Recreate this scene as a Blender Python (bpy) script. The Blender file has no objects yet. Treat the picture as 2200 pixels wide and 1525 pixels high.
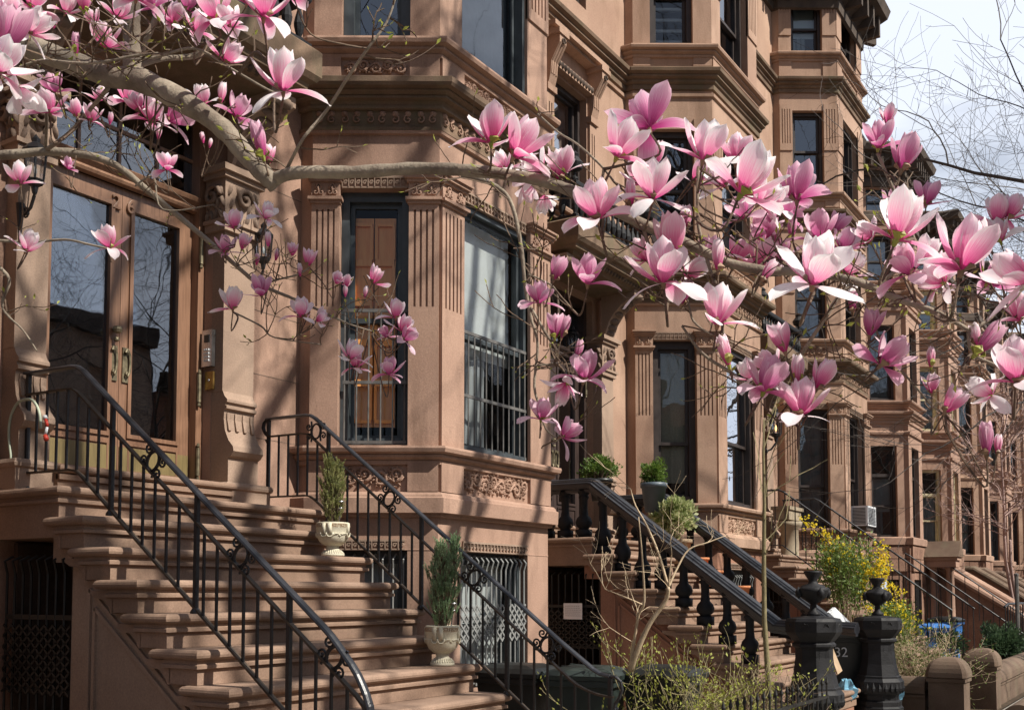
import bpy, math, random
from mathutils import Vector, Matrix
R = math.radians
# ------------------------------------------------------------------ camera, sky, sun
sc = bpy.context.scene
C = bpy.data.collections.new('Scene'); sc.collection.children.link(C)
TH, PITCH, FPX, SHPX = 1.00217831, .0591644, 2274.467, 375.516
cam = bpy.data.objects.new('camera', bpy.data.cameras.new('camera')); C.objects.link(cam)
cam.location = (0, 0, 1.6)
cam.rotation_euler = (math.pi/2 + PITCH, 0, -TH)
cam.data.lens = 36*FPX/2200; cam.data.shift_y = SHPX/2200
cam.data.clip_start = .05; cam.data.clip_end = 3000
sc.camera = cam
SUN_EL, SUN_AZ = R(46), R(4)          # sun stands over the street, a little towards +X
world = bpy.data.worlds.new('World'); sc.world = world; world.use_nodes = True
nt = world.node_tree; nt.nodes.clear()
wo = nt.nodes.new('ShaderNodeOutputWorld'); bg = nt.nodes.new('ShaderNodeBackground')
sky = nt.nodes.new('ShaderNodeTexSky'); sky.sky_type = 'NISHITA'; sky.sun_disc = False
sky.sun_elevation = SUN_EL; sky.sun_rotation = math.pi - SUN_AZ
sky.dust_density = 1.0
tc = nt.nodes.new('ShaderNodeTexCoord'); mp = nt.nodes.new('ShaderNodeMapping'); mp.inputs['Scale'].default_value = (1.3, 1.3, 3.2)
nz = nt.nodes.new('ShaderNodeTexNoise'); nz.inputs['Scale'].default_value = 1.7; nz.inputs['Detail'].default_value = 6; nz.inputs['Roughness'].default_value = .55
cr = nt.nodes.new('ShaderNodeValToRGB'); cr.color_ramp.elements[0].position = .22; cr.color_ramp.elements[1].position = .50
mx = nt.nodes.new('ShaderNodeMix'); mx.data_type = 'RGBA'
mx.inputs[7].default_value = (13.0, 13.9, 15.8, 1)
nt.links.new(tc.outputs['Generated'], mp.inputs[0]); nt.links.new(mp.outputs[0], nz.inputs['Vector'])
nt.links.new(nz.outputs['Fac'], cr.inputs[0]); vd = nt.nodes.new('ShaderNodeVectorMath'); vd.operation = 'DOT_PRODUCT'; vd.inputs[1].default_value = (.97, .2, .12); nt.links.new(tc.outputs['Generated'], vd.inputs[0])
mr_ = nt.nodes.new('ShaderNodeMapRange'); mr_.inputs[1].default_value = -.15; mr_.inputs[2].default_value = .55; mr_.inputs[3].default_value = .26; mr_.inputs[4].default_value = 1; nt.links.new(vd.outputs['Value'], mr_.inputs[0])
mm = nt.nodes.new('ShaderNodeMath'); mm.operation = 'MULTIPLY'; nt.links.new(cr.outputs[0], mm.inputs[0]); nt.links.new(mr_.outputs[0], mm.inputs[1]); nt.links.new(mm.outputs[0], mx.inputs[0])
nt.links.new(sky.outputs[0], mx.inputs[6]); nt.links.new(mx.outputs[2], bg.inputs[0])
bg.inputs[1].default_value = .05
nt.links.new(bg.outputs[0], wo.inputs[0])
sl = bpy.data.lights.new('sun', 'SUN'); sl.energy = 5; sl.angle = R(.5); sl.color = (1, .94, .84)
so = bpy.data.objects.new('sun', sl); C.objects.link(so)
sd = Vector((math.sin(SUN_AZ)*math.cos(SUN_EL), -math.cos(SUN_AZ)*math.cos(SUN_EL), math.sin(SUN_EL)))
so.rotation_euler = sd.to_track_quat('Z', 'Y').to_euler(); so.location = (0, -10, 20)
sc.view_settings.view_transform = 'Standard'; sc.view_settings.look = 'None'
sc.view_settings.exposure = .5; sc.view_settings.gamma = 1
sc.cycles.max_bounces = 8; sc.cycles.transparent_max_bounces = 16
sc.cycles.caustics_reflective = False; sc.cycles.caustics_refractive = False

# ------------------------------------------------------------------ pixel -> point (surveying the photograph)
_f = Vector((math.sin(TH)*math.cos(PITCH), math.cos(TH)*math.cos(PITCH), math.sin(PITCH)))
_r = Vector((math.cos(TH), -math.sin(TH), 0)); _u = _r.cross(_f); _c = Vector((0, 0, 1.6))
def ray(x, y): return (x-1100)/FPX*_r - (y-762.5-SHPX)/FPX*_u + _f
def PD(x, y, D): return _c + ray(x, y)*D
def PX(x, y, X): d = ray(x, y); return _c + d*(X/d.x)
def PY(x, y, Y): d = ray(x, y); return _c + d*(Y/d.y)
def PZ(x, y, Z): d = ray(x, y); return _c + d*((Z-1.6)/d.z)

# ------------------------------------------------------------------ materials
MT = {}
def new_mat(name):
    m = bpy.data.materials.new(name); m.use_nodes = True; MT[name] = m
    return m, m.node_tree, m.node_tree.nodes['Principled BSDF']
def stone(name, c1, c2, scale=1.2, rough=.88, bump=.25, grain=90, stain=None, streak=.0):
    m, t, b = new_mat(name); N = t.nodes.new; L = t.links.new
    g = N('ShaderNodeTexCoord')
    def noise(s, d=4, r=.6, mapscale=None):
        n = N('ShaderNodeTexNoise'); n.inputs['Scale'].default_value = s; n.inputs['Detail'].default_value = d; n.inputs['Roughness'].default_value = r
        if mapscale:
            q = N('ShaderNodeMapping'); q.inputs['Scale'].default_value = mapscale; L(g.outputs['Object'], q.inputs[0]); L(q.outputs[0], n.inputs['Vector'])
        else: L(g.outputs['Object'], n.inputs['Vector'])
        return n
    n1 = noise(scale); r1 = N('ShaderNodeValToRGB'); r1.color_ramp.elements[0].position = .32; r1.color_ramp.elements[1].position = .68
    r1.color_ramp.elements[0].color = (*c1, 1); r1.color_ramp.elements[1].color = (*c2, 1); L(n1.outputs['Fac'], r1.inputs[0])
    n2 = noise(grain, 3, .7); k = N('ShaderNodeMix'); k.data_type = 'RGBA'; k.blend_type = 'MULTIPLY'; k.inputs[0].default_value = .45
    r2 = N('ShaderNodeValToRGB'); r2.color_ramp.elements[0].color = (.45, .45, .45, 1); r2.color_ramp.elements[1].color = (1.35, 1.35, 1.35, 1)
    r2.color_ramp.elements[0].position = .25; r2.color_ramp.elements[1].position = .75
    L(n2.outputs['Fac'], r2.inputs[0]); L(r1.outputs[0], k.inputs[6]); L(r2.outputs[0], k.inputs[7])
    col = k.outputs[2]
    if stain:
        n3 = noise(1.6, 7, .7, (1.4, 1.4, .35)); r3 = N('ShaderNodeValToRGB'); r3.color_ramp.elements[0].position = .5; r3.color_ramp.elements[1].position = .72
        r3.color_ramp.elements[0].color = (0, 0, 0, 1); r3.color_ramp.elements[1].color = (streak or .7,)*3+(1,)
        L(n3.outputs['Fac'], r3.inputs[0]); s = N('ShaderNodeMix'); s.data_type = 'RGBA'; L(r3.outputs[0], s.inputs[0]); L(col, s.inputs[6]); s.inputs[7].default_value = (*stain, 1)
        col = s.outputs[2]
    L(col, b.inputs['Base Color']); b.inputs['Roughness'].default_value = rough; b.inputs['Specular IOR Level'].default_value = .25
    bp = N('ShaderNodeBump'); bp.inputs['Strength'].default_value = bump; bp.inputs['Distance'].default_value = .012
    n4 = noise(38, 5, .75); L(n4.outputs['Fac'], bp.inputs['Height']); L(bp.outputs[0], b.inputs['Normal'])
    return m
stone('brownstone', (.31, .192, .142), (.425, .275, .205), .9, stain=(.17, .105, .075), streak=.85)
stone('brownstone_grey', (.28, .195, .145), (.37, .265, .20), 1.2, stain=(.20, .15, .12), streak=.5)
stone('brownstone_red', (.27, .135, .09), (.34, .18, .12), 1.0, stain=(.22, .11, .08), streak=.5)
stone('brownstone_tan', (.33, .208, .15), (.455, .305, .222), .8, stain=(.21, .13, .085), streak=.8)
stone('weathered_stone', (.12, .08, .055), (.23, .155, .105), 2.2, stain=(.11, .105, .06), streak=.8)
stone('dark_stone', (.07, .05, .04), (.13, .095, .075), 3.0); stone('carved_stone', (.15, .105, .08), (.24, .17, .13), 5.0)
stone('step_stone', (.225, .148, .106), (.32, .215, .158), 1.6, bump=.25, stain=(.17, .115, .08), streak=.7)
stone('far_stone', (.31, .195, .145), (.42, .27, .20), .7, stain=(.24, .15, .10), streak=.5)
stone('rough_stone', (.22, .125, .09), (.33, .2, .14), 3.0, bump=1.0, grain=30)
stone('pier_stone', (.12, .08, .058), (.18, .125, .09), 2.0, stain=(.12, .11, .07), streak=.6)
stone('concrete', (.27, .25, .22), (.38, .35, .31), 1.5, stain=(.17, .16, .14), streak=.5)
stone('soil', (.05, .035, .022), (.10, .07, .045), 5, bump=1, grain=40)
stone('asphalt', (.04, .04, .042), (.065, .065, .065), 2, grain=150)
stone('urn_stone', (.55, .50, .38), (.66, .62, .49), 6, bump=.35, grain=120, stain=(.40, .34, .22), streak=.6)
stone('terracotta', (.62, .24, .11), (.72, .31, .15), 4)
stone('roof_dark', (.06, .047, .04), (.12, .092, .072), 3)
def bark(name, c1, c2, sc_=9):
    m, t, b = new_mat(name); N = t.nodes.new; L = t.links.new
    g = N('ShaderNodeTexCoord'); n = N('ShaderNodeTexNoise'); n.inputs['Scale'].default_value = sc_; n.inputs['Detail'].default_value = 8; n.inputs['Roughness'].default_value = .7
    L(g.outputs['Object'], n.inputs['Vector']); r = N('ShaderNodeValToRGB'); r.color_ramp.elements[0].position = .35; r.color_ramp.elements[1].position = .65
    r.color_ramp.elements[0].color = (*c1, 1); r.color_ramp.elements[1].color = (*c2, 1); L(n.outputs['Fac'], r.inputs[0]); L(r.outputs[0], b.inputs['Base Color'])
    n2 = N('ShaderNodeTexNoise'); n2.inputs['Scale'].default_value = 120; n2.inputs['Detail'].default_value = 4; L(g.outputs['Object'], n2.inputs['Vector'])
    bp = N('ShaderNodeBump'); bp.inputs['Strength'].default_value = .7; bp.inputs['Distance'].default_value = .004; L(n2.outputs['Fac'], bp.inputs['Height']); L(bp.outputs[0], b.inputs['Normal'])
    b.inputs['Roughness'].default_value = .9; return m
bark('magnolia_bark', (.13, .10, .075), (.32, .27, .205)); bark('twig_bark', (.07, .045, .03), (.15, .10, .065), 30)
bark('street_bark', (.05, .042, .04), (.10, .085, .075)); bark('pale_bark', (.40, .30, .19), (.55, .43, .29), 20)
bark('pink_bark', (.30, .20, .18), (.42, .29, .26), 20); bark('olive_bark', (.16, .13, .07), (.26, .22, .11), 20)
def plain(name, col, rough=.5, metal=0, spec=.5, var=.15, vs=8, coat=0, bump=0):
    m, t, b = new_mat(name); N = t.nodes.new; L = t.links.new
    g = N('ShaderNodeTexCoord'); n = N('ShaderNodeTexNoise'); n.inputs['Scale'].default_value = vs; n.inputs['Detail'].default_value = 6
    L(g.outputs['Object'], n.inputs['Vector']); r = N('ShaderNodeValToRGB'); r.color_ramp.elements[0].position = .3; r.color_ramp.elements[1].position = .7
    r.color_ramp.elements[0].color = (*[c*(1-var) for c in col], 1); r.color_ramp.elements[1].color = (*[min(1, c*(1+var)) for c in col], 1)
    L(n.outputs['Fac'], r.inputs[0]); L(r.outputs[0], b.inputs['Base Color'])
    q = N('ShaderNodeMapRange'); q.inputs[3].default_value = max(.02, rough-.1); q.inputs[4].default_value = min(1, rough+.12); L(n.outputs['Fac'], q.inputs[0]); L(q.outputs[0], b.inputs['Roughness'])
    b.inputs['Metallic'].default_value = metal; b.inputs['Specular IOR Level'].default_value = spec; b.inputs['Coat Weight'].default_value = coat
    if bump:
        bp = N('ShaderNodeBump'); bp.inputs['Strength'].default_value = bump; bp.inputs['Distance'].default_value = .004
        n2 = N('ShaderNodeTexNoise'); n2.inputs['Scale'].default_value = 70; L(g.outputs['Object'], n2.inputs['Vector']); L(n2.outputs['Fac'], bp.inputs['Height']); L(bp.outputs[0], b.inputs['Normal'])
    return m
plain('black_iron', (.014, .014, .017), .42, .0, .5, .35, 20, bump=.3)
plain('rusty_iron', (.06, .042, .028), .6, 0, .4, .5, 12, bump=.4)
plain('grey_iron', (.11, .105, .10), .5, 0, .5, .3, 14)
plain('gate_iron', (.014, .013, .012), .55, 0, .4, .4, 14)
plain('grey_slat', (.24, .245, .24), .5, 0, .5, .15, 6)
plain('cast_iron', (.012, .012, .014), .62, 0, .3, .4, 9, bump=.5)
plain('rail_iron', (.018, .019, .024), .38, 0, .6, .3, 9, bump=.3)
plain('slate_frame', (.045, .055, .062), .45, 0, .5, .25, 10)
plain('brown_frame', (.035, .025, .022), .5, 0, .5, .25, 10)
plain('cream_frame', (.62, .56, .36), .5); plain('white_paint', (.72, .74, .76), .4, 0, .5, .05)
plain('brass', (.35, .22, .07), .38, .9, .5, .35, 25); plain('old_brass', (.20, .17, .11), .5, .7, .5, .4, 25)
plain('steel', (.55, .55, .56), .28, 1, .5, .1, 15); plain('black_plastic', (.012, .014, .014), .42, 0, .5, .3, 5)
plain('bin_green', (.022, .032, .029), .45, 0, .5, .25, 4); plain('blue_plastic', (.05, .20, .55), .4, 0, .5, .15, 4)
plain('hose', (.42, .47, .36), .5, 0, .5, .1, 20); plain('red_plastic', (.55, .05, .03), .4)
plain('paper', (.78, .78, .80), .8, 0, .2, .04); plain('ink', (.12, .12, .14), .8)
plain('cardboard', (.35, .25, .16), .85); plain('bag_blue', (.16, .36, .50), .35, 0, .5, .15, 12)
plain('mint', (.35, .52, .45), .6); plain('planter_grey', (.10, .13, .16), .45); plain('clay_tan', (.36, .26, .17), .8, 0, .3, .25, 9)
plain('cream_pot', (.30, .245, .17), .8); plain('room_dark', (.02, .018, .017), .9); plain('curtain', (.46, .5, .5), .9, 0, .2, .12, 3); plain('pane_grey_cloth', (.46, .5, .5), .9, 0, .2, .25, 5)
plain('shade_white', (.80, .86, .84), .85, 0, .2, .04, 2); plain('blind_tan', (.60, .53, .40), .9, 0, .2, .15, 60)
plain('lamp_glow_glass', (.8, .5, .2), .3); plain('vent_dark', (.05, .05, .055), .6); plain('stained', (.35, .45, .42), .5, 0, .5, .6, 14)
m, t, b = new_mat('flame'); b.inputs['Base Color'].default_value = (.9, .5, .15, 1); b.inputs['Emission Color'].default_value = (1, .6, .2, 1); b.inputs['Emission Strength'].default_value = 2.2
def wood(name, c1, c2, rough=.42):
    m, t, b = new_mat(name); N = t.nodes.new; L = t.links.new
    g = N('ShaderNodeTexCoord'); q = N('ShaderNodeMapping'); q.inputs['Scale'].default_value = (16, 16, 1.1); L(g.outputs['Object'], q.inputs[0])
    n = N('ShaderNodeTexNoise'); n.inputs['Scale'].default_value = 3; n.inputs['Detail'].default_value = 8; n.inputs['Roughness'].default_value = .65; L(q.outputs[0], n.inputs['Vector'])
    r = N('ShaderNodeValToRGB'); r.color_ramp.elements[0].position = .3; r.color_ramp.elements[1].position = .7
    r.color_ramp.elements[0].color = (*c1, 1); r.color_ramp.elements[1].color = (*c2, 1); L(n.outputs['Fac'], r.inputs[0]); L(r.outputs[0], b.inputs['Base Color'])
    b.inputs['Roughness'].default_value = rough; b.inputs['Coat Weight'].default_value = .15; b.inputs['Coat Roughness'].default_value = .3
wood('door_wood', (.15, .078, .047), (.28, .155, .095)); wood('kick_brass', (.15, .11, .045), (.25, .19, .08), .5); wood('warm_reflection_wood', (.80, .30, .07), (.92, .45, .14)); wood('dark_door', (.03, .02, .018), (.06, .04, .035))
def glass(name, refl=1.0, tint=(.75, .8, .82)):
    m, t, b = new_mat(name); t.nodes.remove(b); N = t.nodes.new; L = t.links.new; o = t.nodes['Material Output']
    gl = N('ShaderNodeBsdfGlossy'); gl.inputs['Roughness'].default_value = .01; gl.inputs['Color'].default_value = (.92, .95, 1, 1)
    tr = N('ShaderNodeBsdfTransparent'); tr.inputs['Color'].default_value = (*tint, 1)
    fr = N('ShaderNodeFresnel'); fr.inputs['IOR'].default_value = 1.5
    mr = N('ShaderNodeMapRange'); mr.inputs[1].default_value = .0; mr.inputs[3].default_value = .0; mr.inputs[4].default_value = 1.0; mr.inputs[2].default_value = 1/refl; mr.clamp = True
    g = N('ShaderNodeTexCoord'); n = N('ShaderNodeTexNoise'); n.inputs['Scale'].default_value = 1.6; L(g.outputs['Object'], n.inputs['Vector'])
    bp = N('ShaderNodeBump'); bp.inputs['Strength'].default_value = .12; bp.inputs['Distance'].default_value = .02; L(n.outputs['Fac'], bp.inputs['Height'])
    L(bp.outputs[0], gl.inputs['Normal']); L(fr.outputs[0], mr.inputs[0]); x = N('ShaderNodeMixShader'); L(mr.outputs[0], x.inputs[0]); L(tr.outputs[0], x.inputs[1]); L(gl.outputs[0], x.inputs[2]); L(x.outputs[0], o.inputs[0])
glass('glass', 2.0); glass('glass_strong', 4.4, (.6, .63, .65)); glass('glass_clear', .6, (.95, .96, .97))
def petal_mat(name, deep, mid, tip, inner):
    m, t, b = new_mat(name); N = t.nodes.new; L = t.links.new
    a = N('ShaderNodeAttribute'); a.attribute_name = 'along'; s = N('ShaderNodeAttribute'); s.attribute_name = 'across'
    cb = N('ShaderNodeCombineXYZ'); L(s.outputs['Fac'], cb.inputs[0]); L(a.outputs['Fac'], cb.inputs[1])
    q = N('ShaderNodeMapping'); q.inputs['Scale'].default_value = (9, 1.2, 1); L(cb.outputs[0], q.inputs[0])
    n = N('ShaderNodeTexNoise'); n.inputs['Scale'].default_value = 2.2; n.inputs['Detail'].default_value = 4; L(q.outputs[0], n.inputs['Vector'])
    ad = N('ShaderNodeMath'); ad.operation = 'MULTIPLY_ADD'; ad.inputs[1].default_value = .8; L(n.outputs['Fac'], ad.inputs[0])
    sb = N('ShaderNodeMath'); sb.operation = 'SUBTRACT'; sb.inputs[1].default_value = .40; L(a.outputs['Fac'], sb.inputs[0])
    ab = N('ShaderNodeMath'); ab.operation = 'ABSOLUTE'; L(s.outputs['Fac'], ab.inputs[0]); pw = N('ShaderNodeMath'); pw.operation = 'POWER'; pw.inputs[1].default_value = 4; L(ab.outputs[0], pw.inputs[0])
    e2 = N('ShaderNodeMath'); e2.operation = 'MULTIPLY_ADD'; e2.inputs[1].default_value = .3; L(pw.outputs[0], e2.inputs[0]); L(sb.outputs[0], e2.inputs[2]); L(e2.outputs[0], ad.inputs[2])
    r = N('ShaderNodeValToRGB'); e = r.color_ramp.elements; e[0].position = .16; e[0].color = (*deep, 1); e[1].position = .98; e[1].color = (*tip, 1)
    k = e.new(.50); k.color = (*mid, 1); L(ad.outputs[0], r.inputs[0])
    r2 = N('ShaderNodeValToRGB'); e = r2.color_ramp.elements; e[0].position = .0; e[0].color = (*[x*.6+y*.4 for x, y in zip(inner, mid)], 1); e[1].position = .4; e[1].color = (*inner, 1); L(ad.outputs[0], r2.inputs[0])
    ge = N('ShaderNodeNewGeometry'); mxx = N('ShaderNodeMix'); mxx.data_type = 'RGBA'; L(ge.outputs['Backfacing'], mxx.inputs[0]); L(r.outputs[0], mxx.inputs[6]); L(r2.outputs[0], mxx.inputs[7])
    L(mxx.outputs[2], b.inputs['Base Color']); b.inputs['Roughness'].default_value = .5; b.inputs['Specular IOR Level'].default_value = .3
    bp = N('ShaderNodeBump'); bp.inputs['Strength'].default_value = .35; bp.inputs['Distance'].default_value = .002; L(n.outputs['Fac'], bp.inputs['Height']); L(bp.outputs[0], b.inputs['Normal'])
    tl = N('ShaderNodeBsdfTranslucent'); L(mxx.outputs[2], tl.inputs[0]); x = N('ShaderNodeMixShader'); x.inputs[0].default_value = .42
    o = t.nodes['Material Output']; L(b.outputs[0], x.inputs[1]); L(tl.outputs[0], x.inputs[2]); L(x.outputs[0], o.inputs[0])
petal_mat('petal_pink', (.68, .05, .27), (.84, .28, .49), (.96, .84, .88), (.97, .88, .91))
petal_mat('petal_dark', (.50, .045, .24), (.68, .22, .43), (.86, .62, .72), (.84, .62, .72))
petal_mat('petal_white', (.74, .08, .33), (.89, .44, .60), (.98, .95, .95), (.98, .95, .96))
def leafy(name, c1, c2, tr=.35):
    m, t, b = new_mat(name); N = t.nodes.new; L = t.links.new
    g = N('ShaderNodeTexCoord'); n = N('ShaderNodeTexNoise'); n.inputs['Scale'].default_value = 14; n.inputs['Detail'].default_value = 3; L(g.outputs['Object'], n.inputs['Vector'])
    r = N('ShaderNodeValToRGB'); r.color_ramp.elements[0].position = .35; r.color_ramp.elements[1].position = .65; r.color_ramp.elements[0].color = (*c1, 1); r.color_ramp.elements[1].color = (*c2, 1)
    L(n.outputs['Fac'], r.inputs[0]); L(r.outputs[0], b.inputs['Base Color']); b.inputs['Roughness'].default_value = .55
    tl = N('ShaderNodeBsdfTranslucent'); L(r.outputs[0], tl.inputs[0]); x = N('ShaderNodeMixShader'); x.inputs[0].default_value = tr; o = t.nodes['Material Output']
    L(b.outputs[0], x.inputs[1]); L(tl.outputs[0], x.inputs[2]); L(x.outputs[0], o.inputs[0])
leafy('juniper_leaf', (.24, .27, .09), (.42, .42, .17)); leafy('juniper_blue', (.18, .30, .14), (.36, .48, .28)); leafy('boxwood_leaf', (.06, .13, .02), (.19, .28, .05))
leafy('variegated', (.20, .28, .07), (.68, .68, .40)); leafy('bud_green', (.28, .32, .05), (.45, .46, .10)); leafy('dark_leaf', (.03, .06, .03), (.08, .13, .06))
leafy('forsythia_yellow', (.82, .62, .02), (.92, .76, .06), .5); leafy('light_leaf', (.12, .19, .04), (.22, .30, .08)); leafy('bud_brown', (.16, .09, .05), (.30, .19, .11), .05)

# ------------------------------------------------------------------ mesh building
class Fr:                                     # a vertical frame: s along a facade, d into it, z up
    def __init__(s, ox, oy, dx=1., dy=0.):
        l = math.hypot(dx, dy); s.o = (ox, oy); s.t = (dx/l, dy/l); s.n = (-dy/l, dx/l)
    def p(s, a, d, z): return (s.o[0]+s.t[0]*a+s.n[0]*d, s.o[1]+s.t[1]*a+s.n[1]*d, z)
W0 = Fr(0, 0)
class MB:
    def __init__(s): s.v = []; s.f = []; s.at = None
    def add(s, vs, fs):
        k = len(s.v); s.v += [tuple(v) for v in vs]; s.f += [tuple(i+k for i in f) for f in fs]; return s
    def obox(s, fr, a0, a1, d0, d1, z0, z1):
        P = [fr.p(a, d, z) for z in (z0, z1) for d in (d0, d1) for a in (a0, a1)]
        return s.add(P, [(0, 2, 3, 1), (4, 5, 7, 6), (0, 1, 5, 4), (2, 6, 7, 3), (0, 4, 6, 2), (1, 3, 7, 5)])
    def box(s, x0, x1, y0, y1, z0, z1): return s.obox(W0, x0, x1, y0, y1, z0, z1)
    def quad(s, a, b, c, d): return s.add([a, b, c, d], [(0, 1, 2, 3)])
    def tube(s, pts, rad, n=6, cap=True):
        pts = [Vector(p) for p in pts]
        if not isinstance(rad, (list, tuple)): rad = [rad]*len(pts)
        vs = []; fs = []; prev = None; m = len(pts)
        for i, p in enumerate(pts):
            t = (pts[min(i+1, m-1)]-pts[max(i-1, 0)])
            t = t.normalized() if t.length > 1e-9 else Vector((0, 0, 1))
            if prev is None: u = t.orthogonal().normalized()
            else:
                u = prev - t*prev.dot(t); u = u.normalized() if u.length > 1e-6 else t.orthogonal().normalized()
            prev = u; w = t.cross(u)
            for k in range(n):
                a = 2*math.pi*k/n; vs.append(p+(u*math.cos(a)+w*math.sin(a))*rad[i])
        for i in range(m-1):
            for k in range(n): fs.append((i*n+k, i*n+(k+1) % n, (i+1)*n+(k+1) % n, (i+1)*n+k))
        if cap: fs += [tuple(range(n-1, -1, -1)), tuple(range((m-1)*n, m*n))]
        return s.add(vs, fs)
    def bar(s, a, b, w, h, up=(0, 0, 1)):       # rectangular bar from a to b
        a, b = Vector(a), Vector(b); t = (b-a).normalized(); x = t.cross(Vector(up))
        if x.length < 1e-4: x = Vector((1, 0, 0))
        x = x.normalized()*w/2; y = x.cross(t).normalized()*h/2
        P = [q+i*x+j*y for q in (a, b) for i, j in ((-1, -1), (1, -1), (1, 1), (-1, 1))]
        return s.add(P, [(0, 1, 2, 3), (7, 6, 5, 4), (0, 4, 5, 1), (1, 5, 6, 2), (2, 6, 7, 3), (3, 7, 4, 0)])
    def rail(s, pts, prof, up=(0, 0, 1)):       # sweep a 2-D profile (x, y) along points in a vertical plane
        pts = [Vector(p) for p in pts]; n = len(prof); vs = []; fs = []; m = len(pts); hor = None
        for i, p in enumerate(pts):
            t = (pts[min(i+1, m-1)]-pts[max(i-1, 0)]).normalized(); x = t.cross(Vector(up))
            if x.length > .05: hor = x.normalized()
            x = hor; y = x.cross(t).normalized()
            vs += [p+x*a+y*b for a, b in prof]
        for i in range(m-1):
            for k in range(n): fs.append((i*n+k, i*n+(k+1) % n, (i+1)*n+(k+1) % n, (i+1)*n+k))
        fs += [tuple(range(n-1, -1, -1)), tuple(range((m-1)*n, m*n))]
        return s.add(vs, fs)
    def lathe(s, prof, c, n=20, sq=False):
        vs = []; fs = []
        for r, z in prof:
            for k in range(n):
                a = 2*math.pi*(k+.5)/n; rr = r
                if sq: rr = r/max(abs(math.cos(a)), abs(math.sin(a)))
                vs.append((c[0]+rr*math.cos(a), c[1]+rr*math.sin(a), c[2]+z))
        m = len(prof)
        for i in range(m-1):
            for k in range(n): fs.append((i*n+k, i*n+(k+1) % n, (i+1)*n+(k+1) % n, (i+1)*n+k))
        fs += [tuple(range(n-1, -1, -1)), tuple(range((m-1)*n, m*n))]
        return s.add(vs, fs)
    def sweep(s, path, prof, caps=True):        # horizontal moulding; profile (out, z), path in plan
        N = []
        m = len(path)
        for i in range(m):
            ns = []
            for a, b in ((i-1, i), (i, i+1)):
                if a >= 0 and b < m:
                    dx, dy = path[b][0]-path[a][0], path[b][1]-path[a][1]; l = math.hypot(dx, dy); ns.append((dy/l, -dx/l))
            if len(ns) == 1: N.append(ns[0])
            else:
                x, y = ns[0][0]+ns[1][0], ns[0][1]+ns[1][1]; k = 2/(x*x+y*y) if (x*x+y*y) > .05 else 1; N.append((x*k, y*k))
        n = len(prof); vs = [(path[i][0]+N[i][0]*o, path[i][1]+N[i][1]*o, z) for i in range(m) for o, z in prof]; fs = []
        for i in range(m-1):
            for k in range(n-1): fs.append((i*n+k, (i+1)*n+k, (i+1)*n+k+1, i*n+k+1))
        if caps: fs += [tuple(range(n)), tuple(range(m*n-1, (m-1)*n-1, -1))]
        return s.add(vs, fs)
    def prism(s, poly, f0, f1):                 # polygon extruded between two maps (u, v) -> point
        n = len(poly); vs = [f0(*p) for p in poly]+[f1(*p) for p in poly]
        return s.add(vs, [tuple(range(n)), tuple(range(2*n-1, n-1, -1))]+[(i, i+n, (i+1) % n+n, (i+1) % n) for i in range(n)])
    def xprism(s, poly, x0, x1): return s.prism(poly, lambda y, z: (x0, y, z), lambda y, z: (x1, y, z))
    def face(s, fr, a0, a1, z0, z1, holes=(), depth=.2, d=0):
        A = sorted({a0, a1, *[h[0] for h in holes], *[h[1] for h in holes]}); Z = sorted({z0, z1, *[h[2] for h in holes], *[h[3] for h in holes]})
        for i in range(len(A)-1):
            for j in range(len(Z)-1):
                ca, cz = (A[i]+A[i+1])/2, (Z[j]+Z[j+1])/2
                if any(h[0] < ca < h[1] and h[2] < cz < h[3] for h in holes): continue
                s.quad(fr.p(A[i], d, Z[j]), fr.p(A[i+1], d, Z[j]), fr.p(A[i+1], d, Z[j+1]), fr.p(A[i], d, Z[j+1]))
        for h in holes:
            a, b, c, e = h; D = d+depth
            s.quad(fr.p(a, d, c), fr.p(a, d, e), fr.p(a, D, e), fr.p(a, D, c)); s.quad(fr.p(b, d, e), fr.p(b, d, c), fr.p(b, D, c), fr.p(b, D, e))
            s.quad(fr.p(a, d, c), fr.p(a, D, c), fr.p(b, D, c), fr.p(b, d, c)); s.quad(fr.p(a, D, e), fr.p(a, d, e), fr.p(b, d, e), fr.p(b, D, e))
        return s
    def slab(s, x0, x1, y0, y1, z0, z1, r=None):   # slab with bull-nosed edges
        h = (z1-z0)/2; r = r or h; L = [(r*(1-math.sin(a)), z1-h+h*math.cos(a)) for a in [math.pi*i/6 for i in range(7)]]
        vs = []; fs = []
        for i, z in L: vs += [(x0+i, y0+i, z), (x1-i, y0+i, z), (x1-i, y1-i, z), (x0+i, y1-i, z)]
        for j in range(6):
            for k in range(4): fs.append((j*4+k, (j+1)*4+k, (j+1)*4+(k+1) % 4, j*4+(k+1) % 4))
        fs += [(0, 1, 2, 3), (27, 26, 25, 24)]
        return s.add(vs, fs)
    def build(s, name, mat, parent=None, smooth=False, loc=None):
        me = bpy.data.meshes.new(name); vs = s.v
        if loc: vs = [(a-loc[0], b-loc[1], c-loc[2]) for a, b, c in vs]
        me.from_pydata(vs, [], s.f); me.materials.append(MT[mat] if isinstance(mat, str) else mat)
        if s.at:
            for nme, val in s.at.items():
                a = me.attributes.new(nme, 'FLOAT', 'POINT'); a.data.foreach_set('value', val)
        if smooth: me.polygons.foreach_set('use_smooth', [True]*len(me.polygons))
        me.update(); o = bpy.data.objects.new(name, me); C.objects.link(o)
        if parent: o.parent = parent
        if loc: o.location = loc
        return o
def tag(o, label=None, cat=None, group=None, kind=None):
    for k, v in (('label', label), ('category', cat), ('group', group), ('kind', kind)):
        if v: o[k] = v
    return o
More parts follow.
